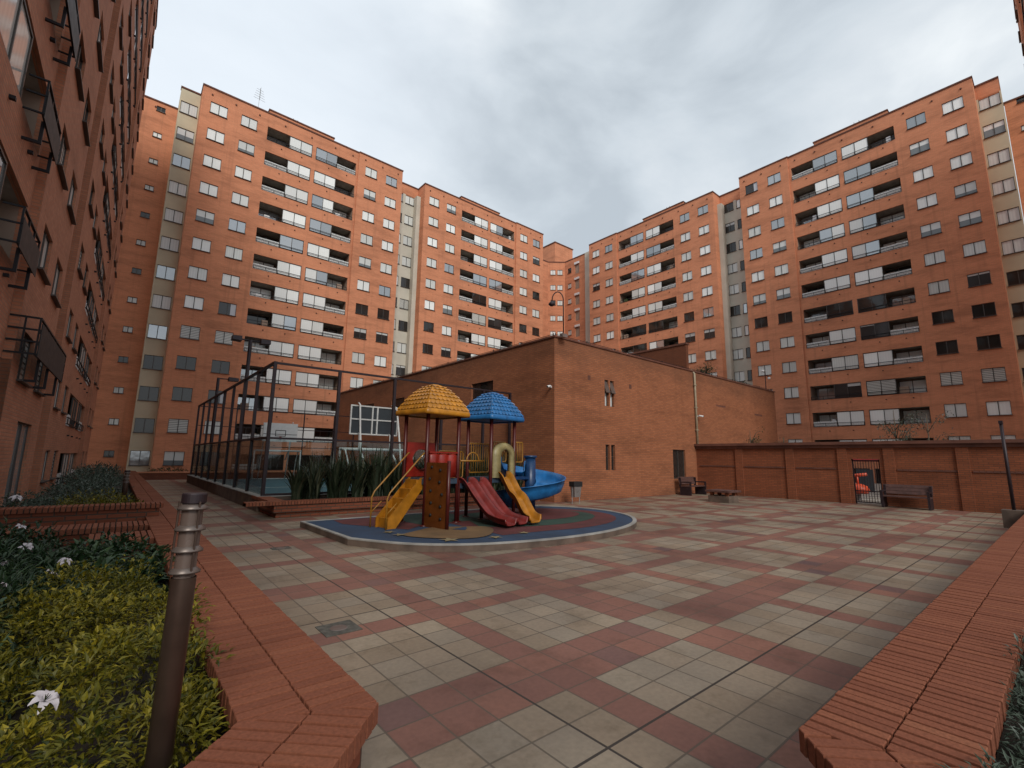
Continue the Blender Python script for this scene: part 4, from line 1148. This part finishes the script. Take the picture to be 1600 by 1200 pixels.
# ------------------------------------------------------------------ bollards
def bollard(label, loc, h, r0):
    t = thing('bollard_light', label, 'bollard light', loc)
    b = MB(); b.lathe([(0,0),(r0,0),(r0,h-.30)], 28); b.build('post', M['bronze'], t, True)
    b = MB(); b.lathe([(r0*.86,h-.30),(r0*.86,h-.04)], 28)
    b.build('lens', M['lens'], t, True)
    for k in range(4):
        z = h-.285+k*.075
        b = MB(); b.lathe([(r0*.84,z+.012),(r0*1.24,z),(r0*1.26,z+.006),(r0*.84,z+.02)], 28); b.build('louvre', M['ring'], t, True)
    for k in range(3):
        a = R(120*k+50); b = MB(); b.tube([(r0*1.1*math.cos(a),r0*1.1*math.sin(a),h-.29),(r0*1.1*math.cos(a),r0*1.1*math.sin(a),h-.03)], .004, 5); b.build('rod', M['bronze'], t)
    b = MB(); b.lathe([(r0*.86,h-.04),(r0*1.02,h-.035),(r0*1.02,h-.005),(r0*.95,h),(0,h)], 28); b.build('cap', M['fence'], t)
    return t
bollard('tall brown metal bollard light in the left foreground planter', (.228,2.14,.25), 1.185, .040).rotation_euler = (R(-.3),R(.8),0)
bollard('small distant bollard light beside the golden shrub on the planter path', (.25,14.6,.25), .92, .055)

# ------------------------------------------------------------------ playground mat
def smooth_poly(pts, n=8):
    out = []; m = len(pts)
    for i in range(m):
        p0,p1,p2,p3 = [Vector(pts[(i+k-1)%m]) for k in range(4)]
        for j in range(n):
            t = j/n; out.append(tuple(.5*((2*p1)+(p2-p0)*t+(2*p0-5*p1+4*p2-p3)*t*t+(3*p1-p0-3*p2+p3)*t**3)))
    return out
curve = [(3.36,8.55),(4.0,7.42),(5.02,6.7),(6.6,6.35),(8.3,6.42),(9.8,6.95),(10.85,7.9),(11.3,9.1),(11.1,10.3),(10.5,11.1)]
def catmull_open(pts, n=6):
    out = []
    for i in range(len(pts)-1):
        p0,p1,p2,p3 = Vector(pts[max(i-1,0)]),Vector(pts[i]),Vector(pts[i+1]),Vector(pts[min(i+2,len(pts)-1)])
        for j in range(n):
            t = j/n; out.append(tuple(.5*((2*p1)+(p2-p0)*t+(2*p0-5*p1+4*p2-p3)*t*t+(3*p1-p0-3*p2+p3)*t**3)))
    return out+[pts[-1]]
outl = [(3.33,11.3)] + catmull_open(curve) + [(7.5,11.3)]
cen = Vector((7.4,9.0))
def inset(poly, d):
    out = []; m = len(poly)
    for i in range(m):
        a, p, c = Vector(poly[i-1]), Vector(poly[i]), Vector(poly[(i+1)%m])
        e1_ = (p-a).normalized(); e2_ = (c-p).normalized(); n_ = Vector((-(e1_.y+e2_.y), e1_.x+e2_.x)).normalized()
        out.append(tuple(p + n_*d))
    return out
PZ0 = .13
kb = thing('playground_kerb', 'low pale-topped kerb edging the rounded playground mat', 'kerb')
def ring(b, o, i, z0, z1, mat):
    m = len(o)
    vs = [(*p,z0) for p in o]+[(*p,z1) for p in o]+[(*p,z1) for p in i]+[(*p,z0) for p in i]
    fs = []
    for k in range(m):
        n_ = (k+1)%m; fs += [(k,n_,n_+m,k+m),(k+m,n_+m,n_+2*m,k+2*m),(k+2*m,n_+2*m,n_+3*m,k+3*m)]
    b.add(vs, fs, mat)
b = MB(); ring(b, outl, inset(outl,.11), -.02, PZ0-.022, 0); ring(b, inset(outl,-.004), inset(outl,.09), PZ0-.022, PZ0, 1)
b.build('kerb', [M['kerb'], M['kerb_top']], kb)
b = MB(); b.prism(inset(outl,.10), .0, PZ0-.012)
structure(b.build('playground_mat', M['rub_blue']))
def sheet(name, poly, z, mat):
    b = MB(); b.add([(*p,z) for p in poly], [tuple(range(len(poly)))]); structure(b.build(name, mat))
z = PZ0-.012
def scaled(sx, sy, c, poly=outl): return [((p[0]-c[0])*sx+c[0], (p[1]-c[1])*sy+c[1]) for p in poly]
right = [p for p in outl]
arc = lambda c, rx, ry, a0, a1, n=28: [(c[0]+rx*math.cos(R(a0+(a1-a0)*i/n)), c[1]+ry*math.sin(R(a0+(a1-a0)*i/n))) for i in range(n+1)]
sheet('playground_mat_red', [(5.9,7.25)]+arc((8.0,9.1),2.75,2.05,-110,80)+[(7.9,11.1),(6.,11.)], z+.004, M['rub_red'])
sheet('playground_mat_green', arc((8.1,9.15),2.2,1.45,-150,120), z+.008, M['rub_green'])
sheet('playground_mat_maroon', arc((8.6,9.4),1.55,1.0,0,360), z+.012, M['rub_red'])
sheet('playground_mat_red', [(4.0,11.1),(3.95,10.4),(4.75,8.9),(5.3,9.3),(5.1,11.1)], z+.005, M['rub_red'])
tan = [(5.3+.95*math.cos(R(a))*(1+.12*math.sin(R(3*a))), 8.05+.72*math.sin(R(a))*(1+.1*math.cos(R(4*a)))) for a in range(0,360,10)]
sheet('playground_mat_tan', tan, z+.014, M['rub_tan'])
sheet('playground_mat_green', [(5.3,9.4),(6.9,9.3),(7.,11.1),(5.2,11.1)], z+.006, M['rub_green'])
for i,(x,y,s,a) in enumerate(((4.28,8.35,.22,10),(4.25,8.75,.2,40),(4.75,7.35,.3,0),(5.6,7.1,.22,20),(6.4,7.2,.2,50))):
    st = [(x+s*.7*(1 if k%2==0 else .42)*math.cos(R(a+36*k)), y+s*.7*(1 if k%2==0 else .42)*math.sin(R(a+36*k))) for k in range(10)]
    sheet('playground_mat_star', st, z+.018, M['rub_pale'])
sheet('playground_mat_mark', [(5.45,8.35),(5.9,8.5),(5.75,8.25),(5.6,8.1)], z+.02, M['rub_blue'])

# ------------------------------------------------------------------ playground set
PO = (5.25,9.17,PZ0-.012)
pg = thing('playground_set', 'colourful playground set with yellow and blue canopies, slides and a climbing panel', 'playground set', PO, R(8))
def lpost(x, y, top=2.62):
    b = MB(); b.tube([(x,y,0),(x,y,top)], .045, 10); b.lathe([(.09,0),(.09,.02),(.045,.03)], 10, (x,y,0)); b.build('post', M['m_post'], pg, True)
YT = (0,.92,0,.82); BT = (1.8,2.66,-.22,.62)
for x0,x1,y0,y1 in (YT,BT):
    for x in (x0,x1):
        for y in (y0,y1): lpost(x,y)
for x, y in ((.98,.02),(1.74,.0)): lpost(x,y,.95)
def canopy(name, T_, mat, ext=.2):
    x0,x1,y0,y1 = T_; cx, cy = (x0+x1)/2, (y0+y1)/2; hx, hy = (x1-x0)/2+ext, (y1-y0)/2+ext
    b = MB(); ze = 2.42; top = 3.2
    n = 8
    def prof(t):   # t 0 at eave .. 1 at top: bulging hip
        return 1-.93*t**1.12, ze+.13+(top-ze-.13)*(.3*t+.7*math.sin(t*math.pi/2))
    ringpts = []
    b.lathe([(0,0)],3,(0,0,-50)) if False else None
    rows = []
    def sq(s, z, rc=.16, seg=3):
        pts = []
        for ci,(sx,sy) in enumerate(((1,-1),(1,1),(-1,1),(-1,-1))):
            for j in range(seg+1):
                a = R(-90+90*ci+90*j/seg)
                pts.append((cx+sx*hx*s-sx*rc*s*0.5+rc*.5*s*math.cos(a), cy+sy*hy*s-sy*rc*s*.5+rc*.5*s*math.sin(a), z))
        return pts
    rows = [sq(.93,ze+.01), sq(1.0,ze), sq(1.02,ze+.05), sq(1.0,ze+.12), sq(.95,ze+.135)]
    # tile courses: small steps
    for k in range(n):
        s0, z0 = prof(k/n*.96); s1, z1 = prof((k+1)/n*.96)
        s0 *= .95; s1 *= .95
        rows.append(sq(s0+.012, z0+.004)); rows.append(sq(s1+.016, z1-.004)); rows.append(sq(s1, z1))
    b.grid(rows, 0, True)
    b.add(rows[-1], [tuple(range(len(rows[-1])))]); b.add(sq(.93,ze+.03), [tuple(range(16))])
    # scallops on each course
    o = b.build(name, mat, pg, True, uv=False)
    sc = MB()
    for k in range(n-1):
        s0, z0 = prof(k/n*.96); s1, z1 = prof((k+1)/n*.96); s0 *= .955; s1 *= .955
        m = max(3,int(11*s0))
        for side in range(4):
            for i in range(m):
                u0, u1 = -1+2*i/m+.01, -1+2*(i+1)/m-.01
                sh = (.5/m if k%2 else 0)
                def P(u, s, z, off):
                    u = max(-.97,min(.97,u+sh*2))
                    x, y = [(u*hx*s, -(hy*s+off)),(hx*s+off, u*hy*s),(-u*hx*s, hy*s+off),(-(hx*s+off), -u*hy*s)][side]
                    return (cx+x, cy+y, z)
                um = (u0+u1)/2
                sc.add([P(u0,s0,z0+.03,.012),P(um,s0,z0+.004,.02),P(u1,s0,z0+.03,.012),P(u1,s1,z1,.004),P(u0,s1,z1,.004)],[(0,1,2,3,4)])
    sc.build('shingles', mat, o, False, uv=False)
canopy('yellow_canopy', YT, M['p_yellow']); canopy('blue_canopy', BT, M['p_blue'])
ZD, ZM = 1.0, .88
def deck(x0,x1,y0,y1,z):
    b = MB(); b.box(x0,x1,y0,y1,z-.12,z); b.build('deck', M['deck'], pg)
deck(YT[0]-.03,YT[1]+.03,YT[2]-.03,YT[3]+.03,ZD); deck(YT[1]+.035,BT[0]-.035,-.02,.78,ZM); deck(BT[0]-.03,BT[1]+.03,BT[2]-.03,BT[3]+.03,ZD)
# stairs on the left side
b = MB(); n = 4; sw0, sw1 = .1,.56; L = .78
for i in range(n+1):
    z1 = ZD*(i+1)/(n+1)*.98; x = -L+L*i/(n+1) ; b.box(x, x+L/(n+1)+.02, sw0+.03, sw1-.03, z1-.05, z1); b.box(x, x+.02, sw0+.03, sw1-.03, z1-ZD/(n+1), z1-.05)
for y in (sw0,sw1-.03):
    b.prism_y([(-L-.06,0),(-L+.14,0),(-.0,ZD-.22),(0,ZD+.02),(-.05,ZD+.02),(-L-.06,.2)], y, y+.03)
b.build('stairs', M['p_orange'], pg)
for y in (.04,.62):
    b = MB(); b.tube([(-L-.14,y,0),(-L-.14,y,.62),(-L-.08,y,.74),(-.04,y,1.56),(-.0,y,1.56)], .017, 8); b.tube([(-L-.14,y,.3),(-L+.1,y,.52)], .012, 6); b.build('handrail', M['m_yellow'], pg, True)
# climbing panel, standing out from the front post
b = MB(); b.box(-.03,.03,-.74,-.05,.0,1.36); b.build('climbing_panel', M['p_brown'], pg)
o_ = pg.children[-1]
rk = random.Random(4)
for i in range(5):
    for j in range(2):
        b = MB(); y = -.56+.34*j+rk.uniform(-.05,.05); zz = .2+.25*i+.06*j
        b.lathe([(0,.0),(.035,.0),(.03,.02),(0,.022)], 10); bm = b
        vs = [(-.03-p[2], y+p[0], zz+p[1]) for p in b.v]; b2 = MB(); b2.add(vs, b.f); b2.build('hand_hold', M['black'], o_, True)
b = MB(); b.tube([(0,-.77,0),(0,-.77,1.40)], .04, 10); b.build('post', M['m_post'], pg, True)
# red barrel panel on the yellow tower front
rows = []
for zi in (ZD+.02, ZD+.52, ZD+.56):
    row = []
    for i in range(25):
        x = .06+.8*i/24; row.append((x, -.03-.05*abs(math.sin(i/24*math.pi*3)) + (.03 if zi > ZD+.54 else 0), zi))
    rows.append(row)
b = MB(); b.grid(rows); o = b.build('barrel_panel', M['p_red'], pg, True)
m_ = o.modifiers.new('thickness','SOLIDIFY'); m_.thickness = .03
b = MB(); b.box(.05,.87,-.06,.02,ZD+.565,ZD+.6); b.build('panel_top', M['p_red'], pg)
# red bubble panel at the back of the yellow tower
b = MB(); cx, cz, rb = .46, ZD+.42, .24
o8 = [(cx+rb*math.cos(R(15*i)), cz+rb*math.sin(R(15*i))) for i in range(24)]
def sqp(a, hx, hz):
    c, s = math.cos(a), math.sin(a); k = 1/max(abs(c)/hx, abs(s)/hz); return (cx+c*k, cz+s*k)
o9 = [sqp(R(15*i), .41, .40) for i in range(24)]
vs = [(p[0],.8,p[1]) for p in o8]+[(p[0],.8,p[1]) for p in o9]+[(p[0],.84,p[1]) for p in o8]+[(p[0],.84,p[1]) for p in o9]; fs = []
for i in range(24):
    j = (i+1)%24; fs += [(i,j,j+24,i+24),(i+48,i+72,j+72,j+48),(i,i+48,j+48,j),(i+24,j+24,j+72,i+72)]
b.add(vs, fs); b.build('bubble_panel', M['p_red'], pg)
ob = pg.children[-1]
b = MB(); b.lathe([(rb,0),(rb*.9,.1),(rb*.6,.19),(rb*.25,.23),(0.001,.235)], 24)
b2 = MB(); b2.add([(cx+p[0], .79-p[2], cz+p[1]) for p in b.v], b.f); b2.build('bubble', M['bubble'], ob, True, uv=False)
# guard rails
def guard(pts_from, pts_to, z0, z1, name='guard_rail', bars=9, mat='m_yellow'):
    p, q = Vector(pts_from), Vector(pts_to); b = MB()
    c = [(p.x,p.y,z0+.06),(p.x,p.y,z1-.06)]
    loop = [(*p.xy,z0+.08),(*p.xy,z1-.05),(*(p.lerp(q,.05)).xy,z1),(*(p.lerp(q,.95)).xy,z1),(*q.xy,z1-.05),(*q.xy,z0+.05),(*(p.lerp(q,.95)).xy,z0),(*(p.lerp(q,.05)).xy,z0),(*p.xy,z0+.08)]
    b.tube(loop, .017, 8)
    for i in range(1,bars): 
        a = p.lerp(q, i/bars); b.tube([(a.x,a.y,z0),(a.x,a.y,z1)], .009, 6)
    b.build(name, M[mat], pg, True)
guard((.98,.8,0),(1.75,.74,0),ZM+.08,ZM+.75)
guard((BT[0]+.06,BT[3]+.02,0),(BT[1]-.06,BT[3]+.02,0),ZD+.1,ZD+.85)
guard((BT[1]+.04,BT[3]-.05,0),(BT[1]+.62,BT[3]+.02,0),ZD+.38,ZD+.92,bars=7)
guard((BT[1]+.04,BT[2]+.1,0),(BT[1]+.45,BT[2]+.1,0),ZD+.38,ZD+.9,bars=6)
b = MB(); b.tube([(.98,-.03,ZM+.52),(1.76,-.03,ZM+.52)], .02, 8)
b.tube([(1.37+.2*math.cos(R(180-15*i)),-.03,ZM+.52+.2*math.sin(R(15*i))) for i in range(13)], .016, 8)
b.build('front_bar', M['m_yellow'], pg, True)
# cream arch panel on the blue tower's front
b = MB(); yf = BT[2]-.04; xa, xb = BT[0]+.03, BT[1]-.03; xm = (xa+xb)/2; z0 = ZD; zt = ZD+.86
outer = [(xa,z0)]+[(xm+(xb-xa)/2*math.cos(R(180-12*i)), zt-.3+.3*math.sin(R(12*i))) for i in range(16)]+[(xb,z0)]
hw_ = (xb-xa)/2-.2
inner = [(xm-hw_,z0)]+[(xm+hw_*math.cos(R(180-12*i)), zt-.36+.2*math.sin(R(12*i))) for i in range(16)]+[(xm+hw_,z0)]
m = len(outer); vs = [(p[0],yf-.09,p[1]) for p in inner]+[(p[0],yf-.02,p[1]) for p in outer]+[(p[0],yf+.06,p[1]) for p in outer]+[(p[0],yf+.06,p[1]) for p in inner]; fs = []
for i in range(m-1):
    fs += [(i,i+1,i+1+m,i+m),(i+m,i+1+m,i+1+2*m,i+2*m),(i+3*m,i+2*m,i+1+2*m,i+1+3*m),(i,i+3*m,i+1+3*m,i+1)]
b.add(vs, fs); b.build('arch_panel', M['p_cream'], pg, True)
# slides: a trough swept along a path in the y-z plane
def slide(name, x0, x1, path, mat, rim=.13, lanes=1, xs0=None):
    b = MB(); prof = []
    wdt = (x1-x0)/lanes
    for l in range(lanes):
        a, c = x0+l*wdt, x0+(l+1)*wdt
        seg = [(a,rim),(a+.035,rim),(a+.06,.03),(a+.1,0),(c-.1,0),(c-.06,.03),(c-.035,rim),(c,rim)]
        prof += seg if l == lanes-1 else seg[:-1]
    rows = []
    for i, (y, zz) in enumerate(path):
        y2, z2 = path[min(i+1,len(path)-1)]; y1, z1 = path[max(i-1,0)]
        dy, dz = y2-y1, z2-z1; l = math.hypot(dy,dz); ny, nz = -dz/l, dy/l
        if nz < 0: ny, nz = -ny, -nz
        k = 1 if i < len(path)-1 else .35
        sh = 0 if xs0 is None else xs0*(i/(len(path)-1))
        rows.append([(x+sh, y+ny*h*k, zz+nz*h*k) for x, h in prof])
    b.grid(rows); o = b.build(name, mat, pg, True, uv=False)
    md = o.modifiers.new('thickness','SOLIDIFY'); md.thickness = .022; md.offset = 1
    return o
def spath(pts, n=5): return catmull_open(pts, n)
slide('double_slide', .96, 1.72, spath([(.0,ZM),(-.12,ZM-.02),(-.45,ZM-.33),(-.85,ZM-.66),(-1.1,ZM-.76),(-1.4,.08),(-1.52,.07)]), M['p_maroon'], lanes=2)
slide('wave_slide', 2.0, 2.42, spath([(BT[2],ZD),(BT[2]-.14,ZD-.03),(BT[2]-.45,ZD-.38),(BT[2]-.68,ZD-.5),(BT[2]-.95,ZD-.8),(BT[2]-1.15,.1),(BT[2]-1.35,.075)]), M['p_orange'], rim=.15, xs0=-.3)
# spiral slide on the right
sc_ = (BT[1]+1.05, .1); b = MB(); rows = []; rin, rout = .16, .96
def zs(t): return 1.12-1.0*t**.95
steps = 52
for i in range(steps+1):
    t = i/steps; a = R(165-410*t); z = zs(t)
    prof = [(rin,.3),(rin+.03,.3),(rin+.05,.03),(rin+.12,0),(rout-.25,.02),(rout-.1,.08),(rout-.03,.25),(rout,.40),(rout+.035,.40)]
    rows.append([(sc_[0]+r_*math.cos(a), sc_[1]+r_*math.sin(a), z+h) for r_, h in prof])
b.grid(rows); o = b.build('spiral_slide', M['p_blue'], pg, True, uv=False)
md = o.modifiers.new('thickness','SOLIDIFY'); md.thickness = .02; md.offset = 1
b = MB(); b.tube([(sc_[0],sc_[1],0),(sc_[0],sc_[1],1.5)], .15, 16); b.lathe([(.15,1.5),(.19,1.51),(.19,1.56),(0,1.57)],16,(sc_[0],sc_[1],0)); b.build('spiral_column', M['p_navy'], pg, True)
b = MB(); b.box(BT[1]+.03,sc_[0]-.15,BT[3]-.6,BT[3]-.05,ZD-.08,ZD-.01); b.build('slide_entry', M['p_navy'], pg)

# ------------------------------------------------------------------ small furniture
bn = thing('litter_bin', 'small litter bin hung between two thin posts against the clubhouse wall', 'litter bin', (12.95,11.75,0), R(-8))
for x in (-.17,.17):
    b = MB(); b.tube([(x,0,0),(x,0,.78)], .014, 6); b.build('post', M['steel'], bn)
b = MB(); b.add([(-.13,-.1,.25),(.13,-.1,.25),(.13,.1,.25),(-.13,.1,.25),(-.16,-.12,.62),(.16,-.12,.62),(.16,.12,.62),(-.16,.12,.62)],[(3,2,1,0),(0,1,5,4),(1,2,6,5),(2,3,7,6),(3,0,4,7)]); b.build('bucket', M['steel'], bn)
b = MB(); b.box(-.2,.2,-.14,.14,.62,.8); b.build('hood', M['black'], bn)

def bench(label, loc, rz, ln):
    t = thing('bench', label, 'bench', loc, rz)
    b = MB()
    for i in range(4): b.box(-ln/2,ln/2,-.25+i*.125,-.14+i*.125,.40,.44)
    b.build('seat', M['timber'], t)
    b = MB()
    for i in range(3): b.add([(-ln/2,.27+.04*i,.5+.12*i),(ln/2,.27+.04*i,.5+.12*i),(ln/2,.30+.04*i,.61+.12*i),(-ln/2,.30+.04*i,.61+.12*i),(-ln/2,.30+.04*i,.49+.12*i),(ln/2,.30+.04*i,.49+.12*i),(ln/2,.33+.04*i,.60+.12*i),(-ln/2,.33+.04*i,.60+.12*i)],[(0,1,2,3),(7,6,5,4),(3,2,6,7),(1,0,4,5),(0,3,7,4),(2,1,5,6)])
    b.build('backrest', M['timber'], t)
    for x in (-ln/2+.02,ln/2-.09):
        b = MB(); b.box(x,x+.07,-.26,.3,.0,.4); b.box(x,x+.07,.26,.34,.4,.82); b.box(x,x+.07,-.26,.26,.58,.63); b.box(x,x+.07,-.26,-.2,.4,.58); b.build('end_frame', M['fence'], t)
    return t
bench('dark slatted bench against the perimeter wall, just right of the iron gate', (22.55,4.1,0), R(-90), 1.45)
bench('dark slatted bench in the corner between clubhouse and perimeter wall', (21.6,11.95,0), R(0), 1.5)
tb = thing('low_table', 'low square table with a brick-red top on a concrete base, before the perimeter wall', 'table', (18.9,9.2,0), R(0))
b = MB(); b.box(-.42,.42,-.42,.42,0,.26); b.build('base', M['kerb'], tb)
for x in (-.36,.24):
    for y in (-.36,.24):
        b = MB(); b.box(x,x+.12,y,y+.12,.26,.4); b.build('leg', M['brick_wall'], tb)
b = MB(); b.box(-.5,.5,-.5,.5,.4,.47); b.build('top', M['timber'], tb)
tb.rotation_euler = (0,0,0)
lp = thing('lamp_post', 'dark lamp post standing in a square concrete block by the right edge', 'lamp post', (18.2,1.12,0))
b = MB(); b.box(-.22,.22,-.22,.22,0,.46); b.build('block', M['kerb'], lp)
b = MB(); b.tube([(0,0,.46),(0,0,2.72)], .038, 8); b.build('post', M['fence'], lp, True)
b = MB(); b.box(-.12,.12,-.04,.04,2.72,2.8); b.build('bracket', M['fence'], lp)
def cover(label, x0, x1, y0, y1):
    t = thing('drain_cover', label, 'drain cover', ((x0+x1)/2,(y0+y1)/2,.0))
    b = MB(); hx, hy = (x1-x0)/2, (y1-y0)/2; b.box(-hx,hx,-hy,hy,.0,.006); b.build('frame', M['grille'], t)
    b = MB(); b.lathe([(.0,.009),(.07,.009),(.08,.006)], 18); b.build('lid', M['ring'], t)
cover('square iron drain cover near the left coping in the foreground', 1.6, 1.93, 4.4, 4.72)
cover('smaller iron drain cover farther back on the path, left of the playground', 2.2, 2.5, 8.82, 9.05)
for i, (x,y) in enumerate(((1.35,34.6),(3.05,33.2))):
    pass
